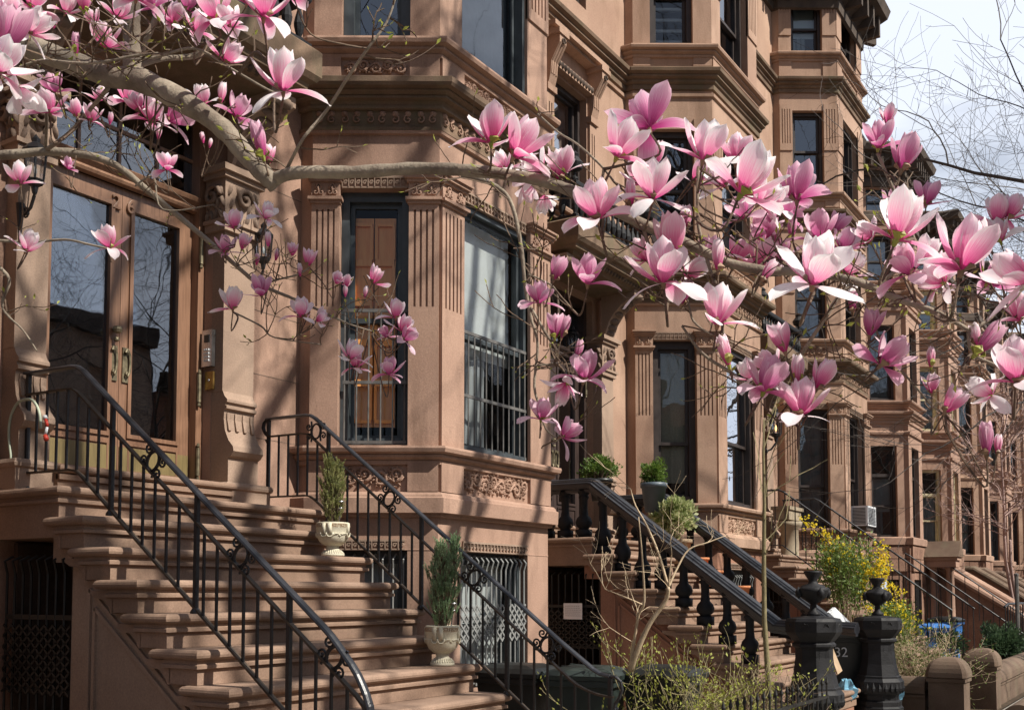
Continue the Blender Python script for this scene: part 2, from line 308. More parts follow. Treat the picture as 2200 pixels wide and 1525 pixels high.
def thing(name, label, cat, group=None, loc=(0, 0, 0)):
    o = bpy.data.objects.new(name, None); o.empty_display_size = .2; C.objects.link(o); o.location = loc
    bpy.context.view_layer.update()
    return tag(o, label, cat, group)
def att(o, parent):      # parent a world-space object to a thing standing away from the origin
    o.parent = parent; p = parent; off = Vector((0, 0, 0))
    while p: off += p.location; p = p.parent
    o.location = o.location - off
    return o
def B(mb, name, mat, parent, smooth=False):
    o = mb.build(name, mat, None, smooth); return att(o, parent)
def spiral(cx, cy, r0, turns, a0, sgn=1, n=16, r1=.12):
    return [(cx+r0*(1-(1-r1)*i/n)*math.cos(a0+sgn*turns*2*math.pi*i/n), cy+r0*(1-(1-r1)*i/n)*math.sin(a0+sgn*turns*2*math.pi*i/n)) for i in range(n+1)]
# ------------------------------------------------------------------ the houses
YB, YW, HW = 5.377, 6.43, 6.34
def fluted(mb, fr, a0, a1, z0, z1, f0, f1, proj=.035, nf=6):
    if f0 > z0: mb.obox(fr, a0, a1, -proj, .02, z0, f0)
    mb.obox(fr, a0, a1, -proj, .02, f1, z1)
    mb.obox(fr, a0, a1, -proj*.25, .02, f0, f1)
    w = (a1-a0); g = w/(nf*2.6)
    st = w/nf
    for i in range(nf):
        mb.obox(fr, a0+i*st+g*(.5 if i else 0), a0+(i+1)*st-g*(.5 if i < nf-1 else 0), -proj, -proj*.25, f0, f1)
def capital(mb, orn, fr, a0, a1, z0, z1, proj=.035):
    h = z1-z0
    for e, za, zb in ((.02, 0, .1), (.045, .1, .2), (.005, .2, .72), (.03, .72, .82), (.055, .82, .93), (.075, .93, 1.)):
        mb.obox(fr, a0-e*.6, a1+e*.6, -proj-e, .01, z0+h*za, z0+h*zb)
    n = max(1, round((a1-a0)/.16)); w = (a1-a0)/n; D = -proj-.012
    for i in range(n):
        c = a0+(i+.5)*w; zc = z0+h*.44; r = h*.16
        for s in (-1, 1):
            orn.tube([fr.p(c+s*(x+w*.2), D, zc-h*.06+z) for x, z in spiral(0, 0, r*.75, 1.1, math.pi*(.5), -s if 0 else 1, 9)] if s > 0 else
                     [fr.p(c-(x+w*.2), D, zc-h*.06+z) for x, z in spiral(0, 0, r*.75, 1.1, math.pi*.5, 1, 9)], .008, 4)
        orn.tube([fr.p(c-w*.22, D, zc+h*.05), fr.p(c-w*.1, D, zc+h*.2), fr.p(c, D, zc+h*.25), fr.p(c+w*.1, D, zc+h*.2), fr.p(c+w*.22, D, zc+h*.05)], .009, 4)
        orn.tube([fr.p(c, D, zc+h*.12), fr.p(c, D, zc-h*.16)], [.016, .004], 5)
def blob(mb, fr, a, d, z, ra, rd, rz, rot=0):
    vs = [fr.p(a, d-rd, z)]; n = 7
    for k in range(n):
        t = 2*math.pi*k/n; x, y = ra*.62*math.cos(t), rz*.62*math.sin(t); vs.append(fr.p(a+x*math.cos(rot)-y*math.sin(rot), d-rd*.7, z+x*math.sin(rot)+y*math.cos(rot)))
    for k in range(n):
        t = 2*math.pi*k/n; x, y = ra*math.cos(t), rz*math.sin(t); vs.append(fr.p(a+x*math.cos(rot)-y*math.sin(rot), d+.004, z+x*math.sin(rot)+y*math.cos(rot)))
    mb.add(vs, [(0, 1+k, 1+(k+1) % n) for k in range(n)]+[(1+k, 1+n+k, 1+n+(k+1) % n, 1+(k+1) % n) for k in range(n)])
def carving(fr, a0, a1, z0, z1, d, seed, dense=1.):
    mb = MB(); rnd = random.Random(seed); w, h = a1-a0, z1-z0; n = max(2, round(w/h*1.5*dense))
    for i in range(n):
        c = a0+(i+.5)*w/n; s = 1 if i % 2 else -1; zc = z0+h*(.5+.1*s); r = min(w/n, h)*.46
        pts = [(c+x, zc+z) for x, z in spiral(0, 0, r, 1.45, -s*math.pi/2, s, 18)]
        mb.tube([fr.p(x, d-.012, z) for x, z in pts], [.016-.008*k/18 for k in range(19)], 5)
        for k in range(7):
            t = k/7*6.28+rnd.random(); q = r*(.75+.25*rnd.random())
            blob(mb, fr, c+q*math.cos(t), d, min(z1-.02, max(z0+.02, zc+q*math.sin(t))), h*.10, .024, h*.045, t+rnd.uniform(-.6, .6))
        blob(mb, fr, c, d, zc, h*.09, .035, h*.09)
    mb.tube([fr.p(a0+w*(k/14), d-.01, z0+h*(.5+.22*math.sin(k/14*math.pi*n))) for k in range(15)], .011, 4)
    for k in range(int(22*n*dense)):
        a, z = rnd.uniform(a0+.02, a1-.02), rnd.uniform(z0+.02, z1-.02); blob(mb, fr, a, d, z, h*.075, rnd.uniform(.016, .034), h*.032, rnd.uniform(0, 3))
    return mb
def window(P, fr, a0, a1, z0, z1, dp=.15, mat='slate_frame', split=.5, fill=None, gl='glass', transom=None, fw=.055, name='window', light=None):
    f = MB()
    f.obox(fr, a0+.002, a0+fw, dp-.05, dp+.09, z0, z1-.002); f.obox(fr, a1-fw, a1-.002, dp-.05, dp+.09, z0, z1-.002)
    f.obox(fr, a0+fw, a1-fw, dp-.05, dp+.09, z1-fw*1.2, z1-.002); f.obox(fr, a0+fw, a1-fw, dp-.07, dp+.09, z0+.002, z0+fw)
    A0, A1, Z0, Z1 = a0+fw, a1-fw, z0+fw, z1-fw*1.2; g = MB(); sw = .042
    if transom:
        f.obox(fr, A0, A1, dp-.04, dp+.08, transom-.035, transom+.035); g.quad(fr.p(A0, dp+.02, transom), fr.p(A1, dp+.02, transom), fr.p(A1, dp+.02, Z1), fr.p(A0, dp+.02, Z1)); Z1 = transom-.036
    zm = Z0+(Z1-Z0)*split
    for (za, zb, d) in ((Z0, zm+.02, dp+.045), (zm-.02, Z1, dp+.005)):
        f.obox(fr, A0+.001, A0+sw, d, d+.035, za, zb); f.obox(fr, A1-sw, A1-.001, d, d+.035, za, zb)
        f.obox(fr, A0+sw, A1-sw, d, d+.035, za, za+sw); f.obox(fr, A0+sw, A1-sw, d, d+.035, zb-sw, zb)
        g.quad(fr.p(A0+sw, d+.018, za+sw), fr.p(A1-sw, d+.018, za+sw), fr.p(A1-sw, d+.018, zb-sw), fr.p(A0+sw, d+.018, zb-sw))
    w = B(f, name, mat, P); B(g, 'pane', gl, w)
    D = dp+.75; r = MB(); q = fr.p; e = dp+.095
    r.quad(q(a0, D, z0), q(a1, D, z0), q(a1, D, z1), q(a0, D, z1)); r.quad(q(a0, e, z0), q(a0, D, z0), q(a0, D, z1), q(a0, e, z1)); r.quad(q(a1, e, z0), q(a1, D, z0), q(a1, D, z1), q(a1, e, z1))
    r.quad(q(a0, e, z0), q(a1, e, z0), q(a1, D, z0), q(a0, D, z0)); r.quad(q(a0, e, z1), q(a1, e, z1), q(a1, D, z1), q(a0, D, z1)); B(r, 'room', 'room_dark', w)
    d = dp+(.085 if fill == 'warm_reflection' else .13)
    def cloth(za, zb, m, nme, wav=.02, n=24, x0=A0, x1=A1):
        c = MB(); 
        for i in range(n):
            u0, u1 = i/n, (i+1)/n; dd = lambda u: d+wav*math.sin(u*29+3*math.sin(u*11))
            c.quad(q(x0+(x1-x0)*u0, dd(u0), za), q(x0+(x1-x0)*u1, dd(u1), za), q(x0+(x1-x0)*u1, dd(u1), zb), q(x0+(x1-x0)*u0, dd(u0), zb))
        B(c, nme, m, w, True)
    if fill == 'shade': cloth(Z0, zm-.12, 'curtain', 'curtain', .03, 18, x1=A0+(A1-A0)*.62)
    if fill == 'curtain': cloth(Z0, Z1, 'curtain', 'curtain')
    elif fill == 'pane_grey': cloth(Z0, Z1, 'pane_grey_cloth', 'curtain', .012)  # grey sheet added behind dark panes so the glass reads greyer
    elif fill == 'curtain_part': cloth(Z0, Z1, 'curtain', 'curtain', x1=A0+(A1-A0)*.45)
    elif fill == 'shade': cloth(zm-.12, Z1, 'shade_white', 'shade', 0, 1)
    elif fill == 'paper_shade': cloth(Z0, Z1, 'shade_white', 'shade', .004, 6)
    elif fill == 'blind': cloth(Z0+(Z1-Z0)*.1, Z1, 'blind_tan', 'blind', .003)
    elif fill == 'slats':
        c = MB()
        for k in range(int((Z1-Z0)/.16)): c.obox(fr, A0, A1, d, d+.05, Z0+.1+k*.16, Z0+.14+k*.16)
        B(c, 'inner_panel', 'white_paint', w)
    elif fill == 'warm_reflection':  # orange panels stand in for a blurred warm reflection in the pane
        c = MB(); hw = (A1-A0)*.85
        n = 5
        for s in range(2):
            x0 = A0+.01+s*hw/2; x1 = x0+hw/2-.008
            c.obox(fr, x0, x1, d, d+.02, Z0+.12, Z1-.1)
            for j in range(n):
                za = Z0+.18+(Z1-Z0-.3)*j/n; zb = Z0+.12+(Z1-Z0-.3)*(j+1)/n
                for (u0, u1, v0, v1) in ((x0+.012, x1-.012, za-.03, za), (x0+.012, x1-.012, zb, zb+.03), (x0+.004, x0+.03, za, zb), (x1-.03, x1-.004, za, zb)): c.obox(fr, u0, u1, d-.03, d-.001, v0, v1)
        B(c, 'inner_panel', 'warm_reflection_wood', w)
    return w
def guard(P, fr, a0, a1, z0, z1, mat='grey_iron', sp=.1, d=.04, lattice=False, arch=False, r=.008, name='window_guard'):
    m = MB(); n = max(2, round((a1-a0)/sp)); 
    for i in range(n+1):
        a = a0+.015+(a1-a0-.03)*i/n
        if arch: m.tube([fr.p(a, d-.02, z0), fr.p(a, d-.02, z1-.12), fr.p(a, d-.045, z1-.05), fr.p(a+.02, d+.01, z1), fr.p(a+.03, d+.08, z1-.02)], r, 5)
        else: m.tube([fr.p(a, d, z0), fr.p(a, d, z1)], r, 5)
    for z in ([z0+.02, z1-.012] if not arch else [z0+.03])+([(z0+z1)/2-.05]): m.obox(fr, a0, a1, d-.008, d+.012, z-.014, z+.014)
    if lattice:
        za, zb = z0+(z1-z0)*lattice[0], z0+(z1-z0)*lattice[1]; s = (a1-a0)/n; h = (zb-za)
        k = 4
        for i in range(-1, n+1):
            for j in range(k):
                for sg in (0, 1):
                    A, Bq = a0+s*(i+sg), a0+s*(i+1-sg)
                    if min(A, Bq) < a0-.001 or max(A, Bq) > a1+.001: continue
                    m.bar(fr.p(A, d-.028-.004*sg, za+h*j/k), fr.p(Bq, d-.028-.004*sg, za+h*(j+1)/k), .006, .016)
    return B(m, name, mat, P)
def cresting(mb, fr, a0, a1, z, d=-.02, h=.075):
    n = max(3, round((a1-a0)/.055)); s = (a1-a0)/n
    mb.obox(fr, a0, a1, d, .02, z+h, z+h+.018); mb.obox(fr, a0, a1, d+.005, .02, z-.012, z)
    for i in range(n):
        c = a0+(i+.5)*s; mb.tube([fr.p(c+x, d+.008, z+h*.5+y) for x, y in spiral(0, 0, s*.42, 1.2, 0, 1, 7)], .006, 3); mb.obox(fr, a0+i*s-.004, a0+i*s+.004, d, .01, z, z+h)
CORN = [(0, -.36), (.04, -.35), (.04, -.32), (.015, -.315), (.015, -.17), (.055, -.165), (.055, -.14), (.045, -.135), (.06, -.10), (.11, -.095), (.11, -.075), (.10, -.07), (.15, -.045), (.15, -.03), (.20, -.025), (.215, .0), (.215, .045), (.20, .055), (.06, .09), (0, .095)]
STR = [(0, -.27), (.03, -.26), (.035, -.2), (.025, -.195), (.06, -.17), (.065, -.14), (.055, -.135), (.11, -.11), (.11, -.085), (.10, -.08), (.155, -.05), (.165, -.01), (.16, .0), (0, .03)]
SILL = [(0, -.14), (.03, -.13), (.035, -.10), (.025, -.095), (.07, -.07), (.07, -.05), (.06, -.045), (.115, -.03), (.125, .0), (.12, .02), (0, .035)]
BELT = [(0, -.19), (.04, -.185), (.045, -.16), (.09, -.155), (.095, -.03), (.075, -.02), (.07, 0), (.05, .02), (.02, .025), (0, .03)]
def ROOF(z): return [(0, z-.7), (.06, z-.68), (.08, z-.45), (.2, z-.35), (.3, z-.3), (.34, z-.1), (.5, z-.05), (.56, z+.12), (.5, z+.2), (0, z+.25)]
def house_a(k, label, fills, wallmat='brownstone', framemat='slate_frame', number=None, base=None):
    x = 7.245+HW*k; xl = x-.6; xw0 = x+2.432-HW; dz = (0, -.04, -.06, .04)[k]
    H = thing('brownstone_house', label, 'house', 'brownstone houses with angled bays', (x, YW, 0))
    bay = [(xl, YW), (xl, YW-.13), (x, YB), (x+1.832, YB), (x+2.432, YW-.13), (x+2.432, YW)]
    frs = [Fr(*bay[i], bay[i+1][0]-bay[i][0], bay[i+1][1]-bay[i][1]) for i in range(5)]; L = [math.dist(bay[i], bay[i+1]) for i in range(5)]
    Z = lambda z: z+dz
    op = {1: (.24, .84), 2: (.33, 1.45), 3: (.26, .86)}
    floors = [(.75, 1.96), (2.86, 5.1), (6.42, 8.06), (9.26, 10.83), (11.97, 13.15)]
    # bay walls below and above the belt; wall over the entrance
    lo = MB(); up = MB(); fz = MB(); orn = MB(); wt = MB()
    for i in range(5):
        hl = [(op[i][0], op[i][1], Z(a), Z(b)) for a, b in floors] if i in op else []
        lo.face(frs[i], 0, L[i], -.3, Z(2.26), hl[:1], .24); up.face(frs[i], 0, L[i], Z(2.26), 13.4, hl[1:], .24)
        if i in op:
            o0, o1 = op[i]
            for (s0, s1) in ((.0, o0), (o1, L[i])):
                e = .0
                nf = 6 if s1-s0 > .3 else 5
                fluted(up, frs[i], s0+e, s1-e, Z(2.84), Z(4.95), Z(4.05), Z(4.9), nf=nf)
                capital(up, orn, frs[i], s0+e, s1-e, Z(4.95), Z(5.21))
                fluted(up, frs[i], s0+e, s1-e, Z(7.3), Z(8.2), Z(7.42), Z(8.05), .02, nf); fluted(up, frs[i], s0+e, s1-e, Z(10.05), Z(10.95), Z(10.18), Z(10.85), .02, nf); fluted(up, frs[i], s0+e, s1-e, Z(12.3), Z(13.2), Z(12.73), Z(13.1), .02, nf)
            for z_, h_ in ((5.11, .075), (1.975, .06)): cr_ = MB(); cresting(cr_, frs[i], o0+.02, o1-.02, Z(z_), h=h_); B(cr_, 'window_cresting', 'brownstone_grey', H)
            # panel between belt and sill: raised borders at the window edges
            for (s0, s1) in ((0, o0), (o1, L[i])):
                up.obox(frs[i], s0, s1, -.035, .01, Z(2.46), Z(2.72)); up.obox(frs[i], s0, s1, -.03, .01, Z(6.08), Z(6.28))
                up.obox(frs[i], s0, s1, -.02, .01, Z(8.95), Z(9.1)); up.obox(frs[i], s0, s1, -.02, .01, Z(11.5), Z(11.8))
            B(carving(frs[i], o0+.03, o1-.03, Z(2.475), Z(2.70), -.002, 7*k+i, 1.1), 'carved_panel', wallmat, H, True)
            B(carving(frs[i], o0+.03, o1-.03, Z(6.1), Z(6.25), -.002, 7*k+i+50, 1), 'carved_panel', wallmat, H, True)
            # frieze of small bosses under the big cornice
            n = int(L[i]/.105)
            for j in range(n):
                c = L[i]*(j+.5)/n; orn.tube([frs[i].p(c+u, -.028, Z(5.70)+v) for u, v in spiral(0, 0, .042, 1.1, math.pi/2, 1 if j % 2 else -1, 8)], .008, 4); blob(orn, frs[i], c, -.018, Z(5.755), .03, .02, .03)
    mo = lambda prof, z: [(a, b+Z(z)) for a, b in prof]
    ent = [(xw0, YW), (xl, YW)]
    wt.sweep(bay, mo(CORN, 5.95)); up.sweep(bay, mo([(0, -.02), (.03, -.015), (.04, .02), (.02, .04), (0, .05)], 5.59)); up.sweep(bay, mo(BELT, 2.43)); up.sweep(bay, mo(SILL, 2.82)); up.sweep(bay, mo(SILL, 6.38))
    for z in (8.87, 11.43): wt.sweep([(xw0+.02, YW)]+bay[0:], mo(STR, z))
    for z in (9.2, 11.92): up.sweep(bay, mo(SILL, z))
    up.sweep([(xw0, YW)]+bay, mo([(0, 0), (.03, .01), (.035, .05), (0, .06)], 8.5))
    lo.sweep(bay, mo([(0, -.006), (.004, -.004), (.004, .004), (0, .006)], 1.965), False)
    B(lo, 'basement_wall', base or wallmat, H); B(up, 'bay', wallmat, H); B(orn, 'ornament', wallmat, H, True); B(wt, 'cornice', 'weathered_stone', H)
    rf = MB(); rf.sweep([(xw0+.02, YW)]+bay, ROOF(13.5+dz)); rf.add([(xw0+.02, YW+.0, 13.7), (bay[5][0], YW, 13.7), (bay[5][0], YW+8, 13.7), (xw0+.02, YW+8, 13.7)], [(0, 1, 2, 3)])
    for i in range(5):
        n = max(1, int(L[i]/.4)); 
        for j in range(n+1): rf.obox(frs[i], L[i]*j/n-.05, L[i]*j/n+.05, -.4, 0, 13.0+dz, 13.44+dz)
    for j in range(8): rf.box(xw0+.3+j*.42, xw0+.4+j*.42, YW-.4, YW, 13.0+dz, 13.44+dz)
    rf.quad((bay[1][0], YW-.13, 13.7), (bay[2][0], YB, 13.7), (bay[3][0], YB, 13.7), (bay[4][0], YW-.13, 13.7))
    B(rf, 'roof_cornice', 'roof_dark', H)
    # entrance wall
    ox0, ox1, oz0, oz1 = x-3.085, x-1.578, 2.434, 5.42
    wx0, wx1 = x-2.6, x-1.72
    wl = MB(); h2 = [(ox0, ox1, Z(oz0), Z(oz1))]+[(wx0, wx1, Z(a), Z(b)) for a, b in floors[2:]]
    wl.face(Fr(0, YW), xw0, xl, -.3, 13.4, h2, .3)
    B(wl, 'wall', base and wallmat or wallmat, H)
    if not k:
        for z in (5.0, 4.47, 3.93, 3.4, 2.87): j = MB(); j.obox(Fr(0, YW), x-1.25, xl, -.002, .001, z-.0035, z+.0035); B(j, 'masonry_joint', 'carved_stone', H)
    # windows of the bay
    for i in (1, 2, 3):
        for fl, (a, b) in enumerate(floors):
            if k <= 0 and fl > 2: continue
            spec = fills.get((i, fl), {}); window(H, frs[i], op[i][0], op[i][1], Z(a), Z(b), mat=spec.get('mat', framemat), **{q: v for q, v in spec.items() if q not in ('mat',)})
    for fl in (2, 3, 4):
        if k <= 0 and fl > 2: continue
        a, b = floors[fl]; window(H, Fr(0, YW), wx0, wx1, Z(a), Z(b), mat=framemat, gl='glass_strong' if fl == 2 else 'glass', fill='pane_grey' if fl == 2 else None)
    # surround of the window over the door: pilasters, consoles, lintel
    s = MB(); F = Fr(0, YW); cv = MB()
    for a0, a1 in ((wx0-.2, wx0-.02), (wx1+.02, wx1+.2)):
        fluted(s, F, a0, a1, Z(6.38), Z(7.75), Z(6.5), Z(7.62), .04, 3); s.obox(F, a0-.02, a1+.02, -.07, 0, Z(7.75), Z(7.83))
        prof = [(0, 7.83), (-.06, 7.84), (-.09, 7.95), (-.10, 8.1), (-.16, 8.2), (-.22, 8.3), (-.22, 8.4), (0, 8.4)]
        s.prism(prof, lambda d, z, a=a0+.01: F.p(a, d, Z(z)), lambda d, z, a=a1-.01: F.p(a, d, Z(z)))
        for q in range(3): s.prism([(d-.008, z) for d, z in prof[2:6]]+[(0, 8.2), (0, 7.95)], lambda d, z, a=a0+.025+q*.05: F.p(a, d, Z(z)), lambda d, z, a=a0+.055+q*.05: F.p(a, d, Z(z)))
        s.obox(F, a0-.03, a1+.03, -.24, 0, Z(8.4), Z(8.46))
        cv.tube([F.p((a0+a1)/2+u, -.23, Z(8.32)+v) for u, v in spiral(0, 0, .05, 1.3, 0, 1, 10)], .01, 4)
    s.obox(F, wx0-.1, wx1+.1, -.09, 0, Z(8.1), Z(8.2)); s.obox(F, wx0-.22, wx1+.22, -.14, 0, Z(8.46), Z(8.5)); s.obox(F, wx0-.26, wx1+.26, -.2, 0, Z(8.5), Z(8.56))
    s.sweep([(wx0-.2, YW), (wx1+.2, YW)], mo(SILL, 6.36))
    for j in range(12): blob(cv, F, wx0-.02+(wx1-wx0+.04)*(j+.5)/12, -.09, Z(8.15), .035, .03, .05)
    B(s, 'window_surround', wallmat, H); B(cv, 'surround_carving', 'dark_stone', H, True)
    # entrance: pilasters, capitals, consoles, slab
    YP = 6.3
    for a0, a1, sg in ((x-3.315, x-3.087, -1), (x-1.576, x-1.255, 1)):
        m = (a0+a1)/2; p = MB(); pc = MB()
        p.box(a0, a1, YP, 6.53, Z(3.17), Z(4.5))
        p.box(a0-.03, a1+.08*(sg > 0)+.02, YP-.10, 6.53, Z(2.244), Z(2.39)); p.sweep([(a0-.03, 6.43), (a0-.03, YP-.10), (a1+.08*(sg > 0)+.02, YP-.10), (a1+.08*(sg > 0)+.02, 6.43)], [(0, Z(2.39)), (.015, Z(2.4)), (.02, Z(2.42)), (.01, Z(2.445)), (-.03, Z(2.455))])
        p.box(a0+.005, a1-.005, YP-.07, 6.5, Z(2.45), Z(2.62))
        pr_ = [(6.45, 3.17), (YP, 3.17), (YP-.04, 3.14), (YP-.045, 3.10), (YP-.03, 3.09), (YP-.03, 3.06), (YP-.06, 3.05), (YP-.06, 3.02), (YP-.035, 3.01), (YP-.03, 2.9), (YP-.05, 2.82), (YP-.10, 2.75), (YP-.15, 2.71), (YP-.155, 2.67), (YP-.13, 2.645), (YP-.10, 2.62), (6.45, 2.62)]
        pr_ = [(6.45, 3.17), (YP, 3.17), (YP-.02, 3.13), (YP-.05, 3.10), (YP-.05, 3.08), (YP-.03, 3.075), (YP-.03, 3.055), (YP-.045, 3.05), (YP-.045, 3.03), (YP-.02, 3.02), (YP-.015, 2.95), (YP-.03, 2.86), (YP-.07, 2.78), (YP-.12, 2.73), (YP-.13, 2.69), (YP-.10, 2.655), (YP-.07, 2.64), (YP-.07, 2.62), (6.45, 2.62)]
        p.xprism([(y, Z(z)) for y, z in pr_], a0+.004, a1-.004)
        for q in range(4):
            a = a0+.04+(a1-a0-.08)*q/3; p.xprism([(YP-.022, Z(3.0)), (YP-.019, Z(2.94)), (YP-.04, Z(2.85)), (YP-.05, Z(2.86)), (YP-.028, Z(2.95)), (YP-.028, Z(3.0))], a-.012, a+.012)
        # capital with leaf relief
        for e, za, zb in ((.03, 4.44, 4.5), (.05, 4.5, 4.53), (.02, 4.53, 4.86), (.05, 4.86, 4.9), (.08, 4.9, 4.95)): p.box(a0-e, a1+e, YP-e, 6.5, Z(za), Z(zb))
        for face_ in (Fr(a0-.02, 6.5, 0, -1), Fr(a0-.02, YP-.02, 1, 0)):
            w = .2 if face_.t[0] == 0 else a1-a0+.04
            for r_ in range(3):
                for q in range(4): blob(pc, face_, w*(q+.5)/4+(.02 if r_ % 2 else 0), .0, Z(4.57+.1*r_), .02, .03, .06, .3*(1 if q % 2 else -1))
            pc.tube([face_.p(w*.5+u, -.03, Z(4.72)+v) for u, v in spiral(0, 0, .09, 1.4, 0, 1, 14)], .02, 5)
        # swan console rising to the slab
        con = [(YP+.02, 4.95), (YP-.03, 4.95), (YP-.05, 5.02), (YP-.09, 5.13), (YP-.17, 5.24), (YP-.28, 5.33), (YP-.38, 5.39), (YP-.46, 5.42), (YP-.46, 5.5), (YP+.02, 5.5)]
        p.xprism([(y, Z(z)) for y, z in con], a0+.03, a1-.03)
        for t_ in range(9):
            u = t_/8; i0 = 1+u*6; i = min(6, int(i0)); f = i0-i; y = con[i][0]*(1-f)+con[i+1][0]*f; z = con[i][1]*(1-f)+con[i+1][1]*f
            blob(pc, Fr(0, y), m, 0, Z(z), (a1-a0)*.34, .045, .05)
        B(p, 'entrance_pilaster', 'brownstone_grey', H); B(pc, 'leaf_carving', 'carved_stone', H, True)
    h = MB(); hx0, hx1, hy = x-3.34, x-1.18, 5.66
    path = [(hx0, YW), (hx0, hy), (hx1, hy), (hx1, YW)]
    h.sweep(path, mo([(-.5, 5.47), (-.22, 5.47), (-.2, 5.5), (-.16, 5.51), (-.14, 5.55), (-.08, 5.56), (-.07, 5.6), (-.03, 5.62), (0, 5.66), (0, 5.86), (-.02, 5.88)], 0), False)
    h.quad((hx0+.02, YW, Z(5.88)), (hx1-.02, YW, Z(5.88)), (hx1-.02, hy+.02, Z(5.88)), (hx0+.02, hy+.02, Z(5.88)))
    h.quad((hx0+.3, YW, Z(5.475)), (hx1-.3, YW, Z(5.475)), (hx1-.3, hy+.3, Z(5.475)), (hx0+.3, hy+.3, Z(5.475)))
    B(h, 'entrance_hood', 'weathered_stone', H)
    hb = MB(); n = 22
    for j in range(n): blob(hb, Fr(0, hy+.17), hx0+.3+(hx1-hx0-.5)*(j+.5)/n, 0, Z(5.53), .035, .04, .03)
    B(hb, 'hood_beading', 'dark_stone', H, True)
    bl = MB(); BP = [(.035, 0), (.035, .03), (.02, .04), (.035, .09), (.045, .14), (.035, .19), (.018, .25), (.018, .3), (.035, .31), (.035, .33)]
    for j in range(15): bl.lathe(BP, (hx0+.14+(hx1-hx0-.28)*j/14, hy+.12, Z(5.93)), 8)
    for j in range(4): bl.lathe(BP, (hx0+.12, hy+.28+j*.14, Z(5.93)), 8); bl.lathe(BP, (hx1-.12, hy+.28+j*.14, Z(5.93)), 8)
    bl.sweep([(hx0+.06, YW), (hx0+.06, hy+.06), (hx1-.06, hy+.06), (hx1-.06, YW)], mo([(-.14, 6.26), (-.01, 6.26), (0, 6.28), (0, 6.32), (-.03, 6.35), (-.12, 6.35)], 0), False)
    bl.sweep([(hx0+.06, YW), (hx0+.06, hy+.06), (hx1-.06, hy+.06), (hx1-.06, YW)], mo([(-.14, 5.93), (-.14, 5.89), (0, 5.89), (0, 5.93)], 0), False)
    for xx in (hx0+.12, hx1-.12): bl.lathe([(.05, 0), (.05, .02), (.02, .04), (.02, .08), (.09, .12), (.11, .18), (.08, .22), (.05, .26), (.06, .29), (.02, .33)], (xx, hy+.12, Z(6.35)), 12)
    B(bl, 'balustrade', 'cast_iron', H)
    # doorway
    fr6 = Fr(0, 6.6); d0, d1 = ox0+.0, ox1
    f = MB(); f.box(d0-.02, d0+.07, 6.52, 6.7, Z(2.434), Z(5.42)); f.box(d1-.067, d1+.02, 6.52, 6.7, Z(2.434), Z(5.42)); f.box(d0+.07, d1-.067, 6.52, 6.7, Z(5.34), Z(5.42))
    f.sweep([(d0+.07, 6.56), (d1-.067, 6.56)], mo([(-.02, 4.6), (.02, 4.61), (.03, 4.63), (.02, 4.65), (.05, 4.68), (.06, 4.71), (.03, 4.73), (-.02, 4.74)], 0))
    for j in range(1, 4): f.box(d0+.07+(d1-d0-.137)*j/4-.012, d0+.07+(d1-d0-.137)*j/4+.012, 6.6, 6.64, Z(4.74), Z(5.34))
    f.box(d0+.07, d1-.067, 6.6, 6.64, Z(5.02), Z(5.045))
    fo = B(f, 'door_frame', 'door_wood' if k != 1 else 'dark_door', H)
    g = MB(); g.box(d0+.07, d1-.067, 6.615, 6.62, Z(4.74), Z(5.34)); B(g, 'transom_pane', 'glass_strong', fo)
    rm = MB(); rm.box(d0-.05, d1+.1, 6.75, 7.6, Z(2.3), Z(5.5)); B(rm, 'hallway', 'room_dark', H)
    st = MB(); st.slab(d0-.05 if 0 else d0+.0, d1, 6.12, 6.75, Z(2.38), Z(2.434)); st.box(d0+.01, d1-.01, 6.16, 6.7, Z(2.244), Z(2.38)); st.box(d0+.01, d1-.01, 6.14, 6.18, Z(2.335), Z(2.37)); B(st, 'door_step', 'step_stone', H)
    mid = (d0+d1)/2+.03; dm = 'door_wood' if k != 1 else 'dark_door'
    for sg, (e0, e1) in ((0, (d0+.07, mid)), (1, (mid+.004, d1-.067))):
        z0, z1 = Z(2.434), Z(4.6); gz0, gz1 = Z(2.77), Z(4.45); s0, s1 = .115, .10
        L0, L1 = (s0+.02, s1) if sg == 0 else (s1, s0+.02)
        q = MB(); G = (e0+L0, e1-L1)
        q.box(e0, G[0], 6.6, 6.65, z0, z1); q.box(G[1], e1, 6.6, 6.65, z0, z1); q.box(G[0], G[1], 6.6, 6.65, z0, gz0); q.box(G[0], G[1], 6.6, 6.65, gz1, z1)
        for (u0, u1, v0, v1) in ((G[0]-.03, G[0]+.0, gz0-.03, gz1+.03), (G[1], G[1]+.03, gz0-.03, gz1+.03), (G[0], G[1], gz0-.03, gz0), (G[0], G[1], gz1, gz1+.03)): q.box(u0, u1, 6.585, 6.599, v0, v1)
        for (u0, u1, v0, v1) in ((G[0]-.02, G[1]+.02, z0+.05, z0+.065), (G[0]-.02, G[1]+.02, gz0-.085, gz0-.07), (G[0]-.02, G[0]-.005, z0+.065, gz0-.085), (G[1]+.005, G[1]+.02, z0+.065, gz0-.085)): q.box(u0, u1, 6.588, 6.599, v0, v1)
        dr = B(q, 'door', dm, H); g = MB(); g.box(G[0], G[1], 6.618, 6.624, gz0, gz1); B(g, 'pane', 'glass_strong', dr)
        if k == 0:
            kp = MB(); kp.box(e0+.01, e1-.01, 6.592, 6.598, z0+.02, gz0-.1); B(kp, 'kick_plate', 'kick_brass', dr)
        hx = mid-.055 if sg == 0 else mid+.06; hz = Z(3.28)
